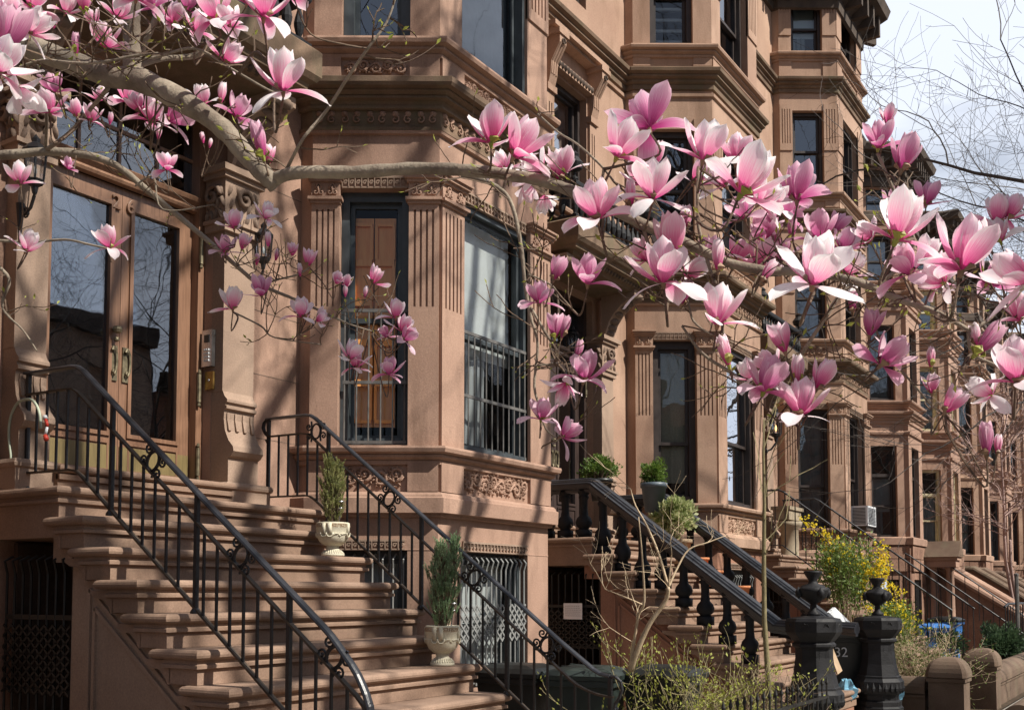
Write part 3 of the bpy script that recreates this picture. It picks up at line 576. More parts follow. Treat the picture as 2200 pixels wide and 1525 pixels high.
        hm = MB(); hm.box(hx-.035, hx+.035, 6.588, 6.599, hz-.13, hz+.13); hm.tube([(hx+u*.5, 6.57, hz+v) for u, v in [(-.05, .09), (-.03, .115), (0, .11), (.03, .07), (.035, 0), (.02, -.06), (-.01, -.09), (-.03, -.07), (-.02, -.05)]], .009, 6)
        hm.tube([(hx-.01, 6.59, hz+.1), (hx-.01, 6.565, hz+.1)], .01, 6)
        if sg == 0: hm.lathe([(.001, -.03), (.03, -.02), (.036, 0), (.03, .02), (.001, .03)], (hx+.0, 6.55, hz+.24), 12); hm.tube([(hx, 6.6, hz+.24), (hx, 6.56, hz+.24)], .012, 6); hm.lathe([(.001, -.02), (.02, -.012), (.022, 0), (.02, .012), (.001, .02)], (hx+.0, 6.56, hz+.17), 10)
        B(hm, 'handle', 'old_brass', dr)
        if sg == 1:
            for hz_ in (2.62, 3.2, 4.3): 
                hg = MB(); zz = Z(hz_); hg.tube([(e1+.012, 6.5, zz-.11), (e1+.012, 6.5, zz+.11)], .016, 8); hg.lathe([(.001, 0), (.014, .01), (.012, .03), (.001, .04)], (e1+.012, 6.5, zz+.11), 8); hg.lathe([(.001, 0), (.014, .01), (.012, .03), (.001, .04)], (e1+.012, 6.5, zz-.15), 8)
                B(hg, 'hinge', 'old_brass', dr)
        if number and k == 0:
            ch = number[sg]; cu = bpy.data.curves.new('house_number', 'FONT'); cu.body = ch; cu.size = .15; cu.extrude = .006; cu.bevel_depth = .003; cu.align_x = 'CENTER'
            t = bpy.data.objects.new('house_number', cu); C.objects.link(t); dg = bpy.context.evaluated_depsgraph_get(); me = bpy.data.meshes.new_from_object(t.evaluated_get(dg)); bpy.data.objects.remove(t)
            me.materials.clear(); me.materials.append(MT['door_wood']); o = bpy.data.objects.new('house_number', me); C.objects.link(o); o.location = (mid+(-.058 if sg == 0 else .068), 6.588, Z(4.43)-.0); o.rotation_euler = (math.pi/2, 0, 0)
            att(o, dr)
    # window guards and basement grilles
    if k < 0: pass
    elif k == 0:
        guard(H, frs[2], op[2][0]+.02, op[2][1]-.02, 2.87, 3.94, sp=.098, d=.01); guard(H, frs[1], op[1][0]+.03, op[1][1]-.02, 2.87, 4.05, sp=.1, d=.05)
        guard(H, frs[2], op[2][0]+.02, op[2][1]-.02, .77, 1.93, 'grey_slat', .083, .04, (.33, .62), True, .009); guard(H, frs[1], op[1][0]+.02, op[1][1]-.02, .77, 1.93, 'grey_slat', .1, .06, None, True)
    else:
        for i in (1, 2): guard(H, frs[i], op[i][0]+.02, op[i][1]-.02, Z(.77), Z(1.9), 'grey_slat' if k == 1 else 'gate_iron', .1, .05, None, True)
    return H, frs, op, L
FA = {(1, 1): dict(fill='warm_reflection', gl='glass_clear', split=.5, fw=.07), (2, 1): dict(fill='shade', gl='glass_clear', split=.47, fw=.045, dp=.07), (1, 2): dict(gl='glass_strong', fw=.09), (2, 2): dict(gl='glass', split=.85, fill='pane_grey', fw=.045, dp=.08), (1, 0): dict(fill='curtain', gl='glass_clear'), (2, 0): dict(fill='paper_shade', gl='glass_clear')}
H1, fr1, op1, L1 = house_a(0, 'brownstone house with number 26 on its wooden double door and white shade in the bay', FA, 'brownstone', number='26')
house_a(-1, 'unseen brownstone house left of number 26, added to block sky light', {}, 'brownstone')  # out-of-view neighbour, added to cut sky light on the left-facing walls
FB = {(1, 1): dict(fill='blind', split=.36, fw=.09), (2, 1): dict(fill='pane_grey', split=.4, gl='glass_strong', dp=.08), (1, 2): dict(gl='glass_strong', fw=.07), (2, 2): dict(gl='glass', fill='pane_grey'), (1, 3): dict(fill='slats', gl='glass', fw=.07), (2, 3): dict(fill='curtain_part')}
H2, fr2, op2, L2 = house_a(1, 'brownstone house behind the black cast iron balustrades, dark door under a balcony', FB, 'brownstone_tan', 'brown_frame', base='brownstone_red')
FC = {(1, 1): dict(fill='pane_grey', split=.35, gl='glass_strong'), (2, 1): dict(gl='glass', split=.45, fill='pane_grey'), (1, 2): dict(gl='glass_strong', fill='pane_grey'), (2, 2): dict(fill='pane_grey'), (1, 3): dict(gl='glass_strong', split=.53), (1, 4): dict(fill='shade', split=.45)}
H3, fr3, op3, L3 = house_a(2, 'tall brownstone house with window air conditioner and thin iron stoop rails', FC, 'brownstone_tan', 'brown_frame')

def house_b(x, label, pal, dz=0, seed=0, last=False):
    H = thing('brownstone_house', label, 'house', 'plainer brownstones at the far end of the row', (x, 6.3, 0)); wall, frame = pal
    FW = 1.35; bay = [(x-.6, 6.3), (x-.6, 6.2), (x-.05, 5.40), (x-.05, 5.3), (x+FW, 5.3), (x+FW+.6, 6.2), (x+FW+.6, 6.3)]
    xw0 = x-3.15; n = len(bay)-1; frs = [Fr(*bay[i], bay[i+1][0]-bay[i][0], bay[i+1][1]-bay[i][1]) for i in range(n)]; L = [math.dist(bay[i], bay[i+1]) for i in range(n)]
    op = {1: (.2, .8), 3: (.3, 1.05), 4: (.25, .85)}; fl = [(2.86, 4.95), (6.0, 7.75), (8.7, 9.85)]; up = MB(); lo = MB(); Z = lambda z: z+dz
    for i in range(n):
        hl = [(op[i][0], op[i][1], Z(a), Z(b)) for a, b in fl]+[(op[i][0], op[i][1], Z(10.42), Z(10.95))] if i in op else []
        up.face(frs[i], 0, L[i], Z(2.68), 11.85, hl, .22); lo.face(frs[i], 0, L[i], -.5, Z(2.68), [(op[i][0], op[i][1], .6, 1.9)] if i in op else [], .22)
        # rock-faced courses
        rnd = random.Random(seed*9+i)
        for c in range(8):
            z = Z(2.66)-.29*(c+1); a = 0 if c % 2 else -.0; 
            while a < L[i]-.01:
                w = min(L[i]-a, rnd.uniform(.35, .7)); lo.obox(frs[i], a+.008, a+w-.008, -.035-rnd.random()*.02, .0, z+.008, z+.282) if not (i in op and z < 1.9 and a+w > op[i][0] and a < op[i][1]) else None; a += w
    up.face(Fr(0, 6.3), xw0, x-.6, -.5, 11.85, [(x-2.5, x-1.3, Z(2.45), Z(5.1))]+[(x-2.3, x-1.5, Z(a), Z(b)) for a, b in fl[1:]], .25)
    for z, pf in ((5.2, [(0, 0), (.04, .01), (.05, .06), (0, .09)]), (5.72, STR), (2.82, [(0, -.14), (.07, -.13), (.08, .02), (.05, .04), (0, .05)]), (5.95, SILL), (8.05, [(0, 0), (.05, .02), (.06, .08), (0, .1)]), (8.5, STR), (8.72, SILL), (9.95, [(0, 0), (.05, .02), (.06, .08), (0, .1)])):
        up.sweep([(xw0, 6.3)]+bay, [(a, b+Z(z)) for a, b in pf])
    B(lo, 'basement_wall', 'rough_stone', H); B(up, 'wall', wall, H)
    rf = MB(); rf.sweep([(xw0+.01, 6.3)]+bay, [(.001, 10.15+dz), (.06, 10.17+dz), (.05, 10.3+dz), (.02, 10.33+dz), (.02, 10.4+dz)]); rf.sweep([(xw0+.01, 6.3)]+bay, [(.001, 10.97+dz), (.05, 10.98+dz), (.06, 11.1+dz)]+[(a*.8, 11.75+(b-11.75)*.75+dz) for a, b in ROOF(11.75)])
    rf.quad((xw0, 6.3, 11.9+dz), (x+FW+.6, 6.3, 11.9+dz), (x+FW+.6, 14, 11.9+dz), (xw0, 14, 11.9+dz)); rf.add([(*p, 11.9+dz) for p in bay[1:6]], [(0, 1, 2, 3, 4)])
    for i in (1, 3, 4):
        m = max(2, int(L[i]/.22))
        for j in range(m+1): rf.obox(frs[i], L[i]*j/m-.03, L[i]*j/m+.03, -.33, 0, 11.35+dz, 11.65+dz)
    for j in range(14): rf.box(xw0+.1+j*.18, xw0+.16+j*.18, 5.95, 6.3, 11.35+dz, 11.65+dz)
    B(rf, 'roof_cornice', 'roof_dark', H)
    rnd = random.Random(seed)
    for i in op:
        for f, (a, b) in enumerate(fl+[(10.42, 10.95)]): window(H, frs[i], op[i][0], op[i][1], Z(a), Z(b), mat=frame if f < 3 else 'slate_frame', transom=Z(4.28) if f == 0 else None, fill=rnd.choice(['pane_grey', 'curtain', 'pane_grey', 'shade']), gl=rnd.choice(['glass', 'glass_strong']))
    for a, b in fl[1:]: window(H, Fr(0, 6.3), x-2.3, x-1.5, Z(a), Z(b), mat=frame)
    d = MB(); d.box(x-2.5, x-1.3, 6.5, 6.56, Z(2.45), Z(5.1)); B(d, 'door', 'dark_door', H)
    gz = guard(H, frs[1], op[1][0], op[1][1], .62, 1.88, 'gate_iron', .09, .05); guard(H, frs[3], op[3][0], op[3][1], .62, 1.88, 'gate_iron', .09, .05)
    return H
for i, (lb, pal) in enumerate([('brownstone with rock-faced basement, behind the twin-column portico', ('far_stone', 'brown_frame')), ('brownstone with a cream framed window and stained transom, second past the air conditioner house', ('far_stone', 'cream_frame')),
        ('brownstone third from the far end, above the sloping stone stoop walls', ('brownstone_tan', 'brown_frame')), ('brownstone behind the pinkish bare tree, next to last in the row', ('far_stone', 'slate_frame')), ('farthest brownstone of the row, cut by the right edge', ('brownstone_tan', 'brown_frame'))]):
    house_b(25.15+5.1*i, lb, pal, -.05*i, i)
# ------------------------------------------------------------------ stoops
def stoop(X0, X1, Y0, t, n, dz, mat, side, label, gate=True, sign=False):
    S = thing('stone_stoop', label, 'stoop', 'stoops of the brownstones', (X0, Y0-t, 0)); zk = lambda k: 2.434-.19*k+dz; yk = lambda k: Y0-t*k
    for k in range(1, n+1):
        z = zk(k); y = yk(k); back = y+t+.14 if k > 1 else YW
        m = MB(); m.slab(X0, X1, y, back if k > 1 else YW-.005, z-.055, z)
        if k > 1:
            m.box(X0+.045, X1-.045, y+.045, y+t+.02, zk(k)-.19+.002, z-.056)
            m.sweep([(X0+.045, back-.08), (X0+.045, y+.045), (X1-.045, y+.045), (X1-.045, back-.08)], [(0, z-.105), (.022, z-.10), (.022, z-.082), (.008, z-.075), (.008, z-.05)], False)
            # cove bracket under the overhang of the tread on both flanks
            e_ = .004 if k == 2 else 0
            for xa, xb in ((X0+.045-e_, X0+.16), (X1-.16, X1-.045+e_)):
                cv = [(y+t+.015, z-.06), (y+t+.22, z-.06), (y+t+.22, z-.085), (y+t+.18, z-.105), (y+t+.10, z-.115), (y+t+.06, z-.15), (y+t+.035, z-.192), (y+t+.015, z-.192)]
                m.xprism([(a, b) for a, b in cv], xa, xb)
        else:
            m.box(X0+.045, X1-.045, y+.045, YW-.01, z-.31, z-.056)
            m.sweep([(X0+.045, YW-.02), (X0+.045, y+.045), (X1-.045, y+.045), (X1-.045, YW-.02)], [(0, z-.105), (.022, z-.10), (.022, z-.082), (.008, z-.075), (.008, z-.05)], False)
        B(m, 'step' if k > 1 else 'landing', mat, S)
    yb = yk(1)-.03; w = MB(); poly = [(yk(n)+.06, -.4), (yk(n)+.06, zk(n)-.195)]
    for k in range(n, 1, -1): poly += [(yk(k)+.06+.001*k, zk(k)-.062), (yk(k-1)+.06, zk(k)-.062)]
    poly = [p for p in poly if p[0] < yb-.001]+[(yb, zk(2)-.062), (yb, -.4)]
    # flank built as a sheet with a sunk triangular panel, and a core behind it
    w.xprism(poly, X0+.10, X1-.10)
    s_ = .19/t; a, b = yb-.18, 1.62+dz; pts = [(a, .15), (a, b), (a-(b-.15)/s_, .15)]
    for off, th in ((0, .03), (.05, .015)):
        q = [(a-off, .15+off), (a-off, b-off*2.2), (a-(b-.15)/s_+off*2.2, .15+off)]
        for i in range(3):
            (ya, za), (yc, zc) = q[i], q[(i+1) % 3]; w.bar((X0+.093, ya, za), (X0+.093, yc, zc), .022, .022)
    w.box(X0+.10, X1-.10, yb, yb+.2, zk(2)-.27, zk(1)-.312)
    B(w, 'side_wall', side, S)
    if gate:
        g = MB(); gx = X0+.12; y0, y1 = yb+.02, YW-.08; F = Fr(gx, y1, 0, -1); W_ = y1-y0
        nb = int(W_/.085)
        for i in range(nb+1):
            a = W_*i/nb; g.tube([F.p(a, 0, .05), F.p(a, 0, 1.72), F.p(a+.015, -.03, 1.80), F.p(a+.03, .02, 1.83)], .009, 5)
        for z in (.1, .55, 1.0, 1.45): g.obox(F, 0, W_, -.006, .012, z-.015, z+.015)
        for j in range(6):
            for i in range(nb):
                for sg in (0, 1): g.bar(F.p(W_*(i+sg)/nb, -.016, .98+j*.07), F.p(W_*(i+1-sg)/nb, -.016, 1.05+j*.07), .006, .014)
        B(g, 'gate', 'gate_iron', S)
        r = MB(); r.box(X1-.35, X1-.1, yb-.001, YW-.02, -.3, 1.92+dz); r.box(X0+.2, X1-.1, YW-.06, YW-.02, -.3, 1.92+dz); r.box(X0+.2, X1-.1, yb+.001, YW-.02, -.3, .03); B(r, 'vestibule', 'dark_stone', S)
    return S, yk, zk
S1, yk1, zk1 = stoop(3.84, 6.16, 5.924, .249, 12, 0, 'step_stone', 'brownstone_grey', 'wide brownstone stoop with two stone urns standing on its steps')
S2, yk2, zk2 = stoop(10.25, 12.5, 5.74, .252, 10, -.03, 'step_stone', 'brownstone_red', 'reddish stoop between the black cast iron balustrades')
stoop(-2.5, -.18, 5.924, .249, 12, 0, 'step_stone', 'brownstone_grey', 'unseen stoop of the house beyond the left edge, added to block sky light', gate=False)  # unseen; added so the near stoop's left flank gets darker
S3, yk3, zk3 = stoop(16.5, 18.7, 5.72, .252, 10, -.03, 'step_stone', 'brownstone_red', 'mossy stoop behind the forsythia, with thin iron rails')
# ------------------------------------------------------------------ wrought iron railings of the first stoop
def ring_ornament(m, X, Y, Z, s=1, ang=0):
    ca, sa = math.cos(ang), math.sin(ang)
    P = lambda u, v: (X, Y-(u*ca-v*sa)*s, Z+(u*sa+v*ca)*s)
    m.tube([P(.05*math.cos(a), .065*math.sin(a)) for a in [2*math.pi*i/16 for i in range(17)]], .008, 6, False)
    for su in (-1, 1):
        for sv in (-1, 1):
            m.tube([P(su*(.085+x), sv*(.045+z)) for x, z in spiral(0, 0, .034, 1.25, math.pi*1.1, 1, 12)], .007, 5)
        m.tube([P(su*.055, -.09), P(su*.05, -.04), P(su*.058, 0), P(su*.05, .04), P(su*.055, .09)], .008, 5)
def iron_railing(X, top, mid, bot, posts, orn, label, sp=.1045, tail=None, bars='black_iron', y_end=None):
    T = thing('iron_railing', label, 'railing', 'wrought iron railings of the stoop', (X, top[0][0], 2.2))
    pts = lambda L: [(X, y, z) for y, z in L]
    def smooth(L):
        o = [L[0]]
        for i in range(1, len(L)-1):
            a, b, c = L[i-1], L[i], L[i+1]; r = .06
            la, lc = math.dist(a, b), math.dist(b, c)
            for q in (max(0, 1-r/la),): o.append((a[0]+(b[0]-a[0])*q, a[1]+(b[1]-a[1])*q))
            o.append(((o[-1][0]+2*b[0]+b[0]+(c[0]-b[0])*min(1, r/lc))/4, (o[-1][1]+2*b[1]+b[1]+(c[1]-b[1])*min(1, r/lc))/4)); o.append((b[0]+(c[0]-b[0])*min(1, r/lc), b[1]+(c[1]-b[1])*min(1, r/lc)))
        return o+[L[-1]]
    hp = [(-.024, -.008), (.024, -.008), (.026, .0), (.02, .009), (.008, .014), (-.008, .014), (-.02, .009), (-.026, 0)]
    m = MB(); m.rail(pts(smooth(top)), hp)
    if tail: m.tube(pts(tail), [.012]*(len(tail)-1)+[.006], 6)
    B(m, 'handrail', 'rail_iron', T)
    sq = [(-.015, -.006), (.015, -.006), (.015, .006), (-.015, .006)]
    m = MB(); m.rail(pts(smooth(mid)), sq); B(m, 'upper_rail', 'rusty_iron', T)
    m = MB(); m.rail(pts(smooth(bot)), sq); B(m, 'lower_rail', 'rusty_iron', T)
    def at(L, y):
        for a, b in zip(L, L[1:]):
            if b[0] <= y <= a[0]: return a[1]+(b[1]-a[1])*(y-a[0])/(b[0]-a[0])
        return L[-1][1]
    y = bot[0][0]-.01; yend = y_end or bot[-1][0]
    while y > yend:
        if not any(abs(y-p) < .045 for p, _ in posts):
            b = MB(); b.bar((X, y, at(bot, y)), (X, y, at(mid, y)), .013, .013, (0, 1, 0)); B(b, 'baluster', bars, T)
        y -= sp
    for p, zf in posts:
        b = MB(); zt = at(top, p); b.bar((X, p, zf), (X, p, zt), .024, .024, (0, 1, 0)); b.lathe([(.03, 0), (.03, .012), (.018, .03)], (X, p, zf), 8); B(b, 'post', 'black_iron', T)
    for y in orn:
        b = MB(); ang = -math.atan(.763)*0 if y > 5.7 else math.atan(.763)*-1
        ring_ornament(b, X, y, (at(top, y)+at(mid, y))/2-.01, .9, ang); B(b, 'scroll', 'black_iron', T)
    return T
sl_ = .766
def line(y0, z0, y1, s=sl_): return (y1, z0-s*(y0-y1))
Lt = [(6.25, 3.0), (5.71, 2.99), line(5.71, 2.99, 3.62), (3.44, 1.2), (3.36, 1.05), (3.35, .9)]
Lm = [(6.24, 2.862), (5.75, 2.857), line(5.75, 2.857, 3.40), (3.36, .95)]
Lb = [(6.24, 2.36), (5.71, 2.352), line(5.71, 2.352, 3.38)]
iron_railing(3.99, Lt, Lm, Lb, [(6.22, 2.25), (5.37, 2.055), (4.62, 1.485), (3.91, .91), (3.37, .53)], [5.0, 4.27, 3.60], 'black wrought iron railing on the near left flank of the stone stoop', tail=None, y_end=3.42)
QX = 6.12/6.04; sc2 = lambda L_: [(min(y*QX, 6.27), 1.6+(z-1.6)*QX) for y, z in L_]
Rt = [(6.2, 2.985), (5.71, 2.98), line(5.71, 2.98, 3.50, .763), (3.19, 1.074), (3.12, 1.07)]
Rm = [(6.17, 2.845), (5.75, 2.84), line(5.75, 2.84, 3.36, .77), (3.2, .945), (3.10, .94)]
Rb = [(6.17, 2.36), (5.71, 2.352), line(5.71, 2.352, 3.3, .775)]
tl = [(3.13, 1.07), (3.08, 1.068), (3.045, 1.04), (3.035, .99), (3.055, .94), (3.085, .90), (3.09, .87), (3.075, .86), (3.065, .875)]
iron_railing(6.12, sc2(Rt), sc2(Rm), sc2(Rb), sc2([(6.17, 2.25), (5.53, 2.055), (4.63, 1.485), (3.90, .91), (3.12, .35)]), [5.66*QX, 4.93*QX, 4.17*QX, 3.585*QX], 'black wrought iron railing on the far flank of the stone stoop, beside the urns', tail=sc2(tl), y_end=3.24)
tb = MB()
cs = [(y+.07, z+.018) for y, z in [(6.2, 2.985), (6.235, 2.96), (6.245, 2.92), (6.225, 2.88), (6.19, 2.85), (6.18, 2.82), (6.2, 2.805), (6.215, 2.82)]]
rl = [o for o in C.objects if o.name.startswith('iron_railing')][-1]
tb.tube([(6.12, y, z) for y, z in cs], [.016]*7+[.008], 6); B(tb, 'scroll_end', 'black_iron', rl)
def thin_railing(X, y0, y1, zt, zb, slope, flat, label, n, lower=True):
    T = thing('iron_railing', label, 'railing', 'thin iron handrails further along', (X, y0, zb)); m = MB(); ya = y0-flat
    m.tube([(X, y0, zt), (X, ya+.04, zt), (X, ya-.04, zt-.04), (X, y1, zt-slope*(ya-y1))], .016, 6); B(m, 'handrail', 'black_iron', T)
    if lower: m = MB(); m.tube([(X, y0, zb), (X, ya, zb), (X, y1, zb-slope*(ya-y1))], .01, 5); B(m, 'lower_rail', 'black_iron', T)
    for i in range(n):
        y = y0-.02-(y0-y1-.04)*i/(n-1); d = 0 if y > ya else slope*(ya-y); b = MB(); b.tube([(X, y, zb-d-.0), (X, y, zt-d)], .009, 5); B(b, 'baluster', 'black_iron', T)
thin_railing(16.62, 6.1, 2.95, 3.25, 2.36, .755, .62, 'thin black rail on the near side of the forsythia stoop', 20)
thin_railing(18.55, 6.1, 2.95, 3.25, 2.36, .755, .62, 'thin black rail on the far side of the forsythia stoop', 20)
thin_railing(24.0, 5.2, 2.4, 2.45, 1.55, .75, .05, 'thin sloping black rail nearer of the two by the twin-column portico', 10, False)
thin_railing(26.4, 5.0, 2.6, 2.42, 1.6, .75, .05, 'thin sloping black rail in front of the twin columns', 9, False)
# ------------------------------------------------------------------ cast iron balustrades of the second stoop
BAL = [(.075, 0), (.075, .10), (.06, .11), (.05, .13), (.075, .15), (.085, .19), (.072, .23), (.045, .26), (.038, .32), (.04, .42), (.052, .44), (.052, .455), (.04, .465), (.06, .49), (.06, .52)]
def balustrade(X, y0, ya, y1, zt, zf, s, label, newel, nb):
    T = thing('cast_iron_balustrade', label, 'balustrade', 'heavy black balustrades of the second stoop', (X, y0, zf)); m = MB()
    hp = [(-.12, -.05), (-.1, -.09), (-.06, -.1), (-.05, -.13), (.05, -.13), (.06, -.1), (.1, -.09), (.12, -.05), (.12, -.03), (.09, -.02), (.085, .0), (.06, .005), (.055, .02), (.03, .03), (-.03, .03), (-.055, .02), (-.06, .005), (-.085, 0), (-.09, -.02), (-.12, -.03)]
    P = [(X, y0, zt), (X, ya+.06, zt), (X, ya, zt-.015), (X, ya-.07, zt-.07), (X, y1+.12, zt-s*(ya-y1-.12)), (X, y1-.1, zt-s*(ya-y1)+.08)]
    m.rail(P, hp); B(m, 'handrail', 'rail_iron', T)
    for i in range(nb):
        y = y0-.1-.2395*i; d = max(0, s*(ya-y)); zb = zf-(math.ceil(max(0, (ya-.05-y)/.252))*.19 if y < ya-.05 else 0); h = zt-d-.1-zb
        if y < y1+.2: break
        b = MB(); k = h/.52; b.lathe([(.085, 0), (.085, .09)], (X, y, zb), 8, True); b.lathe([(r*1.12, .085+(z-.11)*(h-.085)/.41) for r, z in BAL[2:]], (X, y, zb), 14); B(b, 'baluster', 'cast_iron', T, True)
        for p_ in [b]: pass
    nx, ny, nz = newel; n_ = MB(); k = 8
    n_.lathe([(.27, -.5), (.27, .1), (.25, .12), (.25, .17), (.22, .19), (.22, .24), (.26, .27), (.28, .33), (.28, .40), (.25, .44), (.25, .46), (.23, .47), (.20, .60), (.18, .75), (.18, .84), (.21, .86), (.21, .88), (.19, .90), (.25, .97), (.27, 1.0), (.27, 1.10), (.25, 1.13), (.05, 1.16)], (nx, ny, nz), k, False)
    N = B(n_, 'newel', 'cast_iron', T)
    o = MB()
    for j in range(24):
        a = 2*math.pi*j/24; o.lathe([(.001, 0), (.022, .03), (.026, .06), (.001, .13)], (nx+.262*math.cos(a), ny+.262*math.sin(a), nz+.27), 5)
    for j in range(8):
        a = 2*math.pi*j/8+math.pi/8; c, s2 = math.cos(a), math.sin(a); F = Fr(nx+.235*c, ny+.235*s2, -s2, c)
        o.tube([F.p(u, 0, nz+1.04+v) for u, v in [(-.09, .04), (-.06, .0), (-.03, -.02), (0, 0), (.03, -.02), (.06, 0), (.09, .04)]], .01, 4)
        for q in range(3): F2 = Fr(nx+(.165+.0*q)*c, ny+(.165)*s2, -s2, c); o.tube([F2.p((q-1)*.035, 0, nz+.5), F2.p((q-1)*.03, 0, nz+.82)], .004, 4)
    B(o, 'newel_relief', 'cast_iron', N)
    u = MB(); u.lathe([(.07, 0), (.07, .03), (.035, .06), (.03, .12), (.06, .14), (.13, .19), (.15, .24), (.16, .27), (.12, .28), (.11, .30), (.05, .32), (.04, .35), (.085, .42), (.09, .44), (.05, .445)], (nx, ny, nz+1.15), 20)
    for sx in (-1, 1):
        for sy in (-1, 1): u.lathe([(.001, 0), (.03, .03), (.035, .07), (.001, .12)], (nx+sx*.11, ny+sy*.11, nz+1.15+.17), 6)
    B(u, 'urn_finial', 'cast_iron', N, True)
    return T
balustrade(10.42, 6.28, 5.54, 3.36, 2.85, 2.214, .748, 'black cast iron balustrade on the near side of the reddish stoop, with left urn newel', (10.38, 3.12, .22), 12)
balustrade(12.3, 6.28, 5.54, 3.30, 2.83, 2.214, .748, 'black cast iron balustrade on the far side of the reddish stoop, with right urn newel', (12.75, 3.08, .18), 12)
# ------------------------------------------------------------------ urns, pots and plants on the stoops
def leaf_cloud(pts, size, rnd, elong=1.8, up=.3, mb=None):
    mb = mb or MB()
    for p, d in pts:
        d = (Vector(d)+Vector((rnd.uniform(-.6, .6), rnd.uniform(-.6, .6), rnd.uniform(-.4, .6+up)))).normalized(); s = size*rnd.uniform(.6, 1.3)
        w = d.cross(Vector((rnd.uniform(-1, 1), rnd.uniform(-1, 1), rnd.uniform(-1, 1)))).normalized()*s*.5; a = Vector(p); l = d*s*elong
        n = w.cross(d).normalized()*s*.12
        mb.add([a, a+l*.5+w+n, a+l, a+l*.5-w+n], [(0, 1, 2, 3)])
    return mb
def urn(x, y, z, label, plant, k=1.0, kz=.7):
    K, k_ = k, 1.0
    return urn_(x, y, z, label, plant, K, kz)
def urn_(x, y, z, label, plant, k, kz):
    U = thing('stone_urn', label, 'planter', 'stone urns on the stoop', (x, y, z)); m = MB(); c = (x, y, z); n0 = len(C.objects)
    m.lathe([(.105, 0), (.115, .01), (.115, .03), (.10, .045), (.075, .075), (.062, .095), (.058, .105), (.066, .115), (.06, .125), (.09, .14), (.132, .18), (.152, .23), (.157, .28), (.158, .335), (.163, .345), (.163, .36), (.161, .395), (.164, .41), (.155, .415), (.13, .413), (.12, .38), (.001, .375)], c, 40)
    B(m, 'bowl', 'urn_stone', U, True)
    r = MB(); n = 12; R0 = .1635                          # key fret round the rim
    key = [(0, 0), (0, .034), (.056, .034), (.056, .012), (.03, .012), (.03, .022), (.016, .022), (.016, 0), (.07, 0)]
    for i in range(n):
        a0 = 2*math.pi*i/n; pts = [(x+(R0)*math.cos(a0+u/R0*1.2), y+R0*math.sin(a0+u/R0*1.2), z+.358+v) for u, v in key]
        for a, b in zip(pts, pts[1:]): r.bar(a, b, .008, .008)
    B(r, 'key_fret', 'clay_tan', U)
    r = MB()
    for i in range(28):
        a = 2*math.pi*i/28; r.tube([(x+.108*math.cos(a), y+.108*math.sin(a), z+.035), (x+.078*math.cos(a), y+.078*math.sin(a), z+.078)], [.009, .004], 4)
    for i in range(12):
        a = 2*math.pi*(i+.3)/12; rr = .152; F = Fr(x+rr*math.cos(a), y+rr*math.sin(a), -math.sin(a), math.cos(a))
        F.n = (-math.cos(a), -math.sin(a))
        for s in range(7): blob(r, F, (s-3)*.011, 0, z+.285-.012*abs((s % 3)-1)-.008*(3-abs(s-3)), .014, .014, .012)
    for a in (-2.6, -1.3, .0, 1.9, 3.3):
        F = Fr(x+.165*math.cos(a), y+.165*math.sin(a), -math.sin(a), math.cos(a)); r.obox(F, -.02, .02, -.008, .008, z+.27, z+.40)
        r.tube([F.p(u, 0, z+.265+v) for u, v in [(-.032, .02), (-.03, -.005), (-.015, -.028), (.015, -.028), (.03, -.005), (.032, .02)]], .009, 6)
    B(r, 'relief', 'urn_stone', U, True)
    for o_ in list(C.objects)[n0:]:
        for v_ in o_.data.vertices: v_.co.x = (v_.co.x-x)*k+x; v_.co.y = (v_.co.y-y)*k+y; v_.co.z = (v_.co.z-z)*kz+z
    z = z+.37*(kz-1)
    J = thing('juniper', plant[0], 'shrub', None, (x, y, z+.37)); rnd = random.Random(plant[1]); pts = []; stem = MB()
    for hx, hy, H_, rr in plant[2]:
        stem.tube([(x, y, z+.37), (x+hx*.5, y+hy*.5, z+.37+H_*.45), (x+hx, y+hy, z+.37+H_*.9)], [.014, .009, .003], 5)
        for i in range(int(330*H_*rr/.08)):
            q = rnd.random()**.85; R_ = rr*(math.sin(math.pi*min(1, (q*.84+.15)))**.7)*(.8+.25*math.sin(q*17+hx*90)); a = rnd.uniform(0, 6.283); dd = R_*rnd.uniform(.35, 1)
            pts.append((Vector((x+hx*q+dd*math.cos(a), y+hy*q+dd*math.sin(a), z+.39+q*H_*.93)), Vector((math.cos(a)*rnd.uniform(.05, .6), math.sin(a)*rnd.uniform(.05, .6), 1)).normalized(), rnd.uniform(.045, .10)))
    B(stem, 'stem', 'twig_bark', J); lf = MB(); br = MB()
    for p, d, ln in pts:
        br.tube([p-d*.03, p+d*ln*.8], [.0022, .001], 3)
        for k in range(30):
            t = rnd.random(); s_ = (1-t*.6)*.022; dv = (d*1.1+Vector((rnd.uniform(-1, 1), rnd.uniform(-1, 1), rnd.uniform(-.3, .6)))).normalized(); w = dv.cross(Vector((rnd.uniform(-1, 1), rnd.uniform(-1, 1), .3))).normalized()*.0032; c0 = p+d*ln*t
            lf.add([c0-w, c0+w, c0+dv*s_*rnd.uniform(.7, 1.3)], [(0, 1, 2)])
    B(br, 'sprigs', 'twig_bark', J); B(lf, 'foliage', plant[3], J)
    L_ = thing('solar_stake_light', plant[4], 'garden light', 'solar stake lights in the urns', (x, y, z+.37)); lx, ly = plant[5]; g = MB()
    g.tube([(x+lx*.8, y+ly*.8, z+.37), (x+lx, y+ly, z+.49)], .005, 6); B(g, 'stake', 'steel', L_); g = MB(); g.lathe([(.008, 0), (.022, .01), (.022, .015), (.004, .02)], (x+lx, y+ly, z+.49), 12); g.lathe([(.028, 0), (.03, .006), (.01, .014)], (x+lx, y+ly, z+.545), 14); B(g, 'cap', 'steel', L_, True)
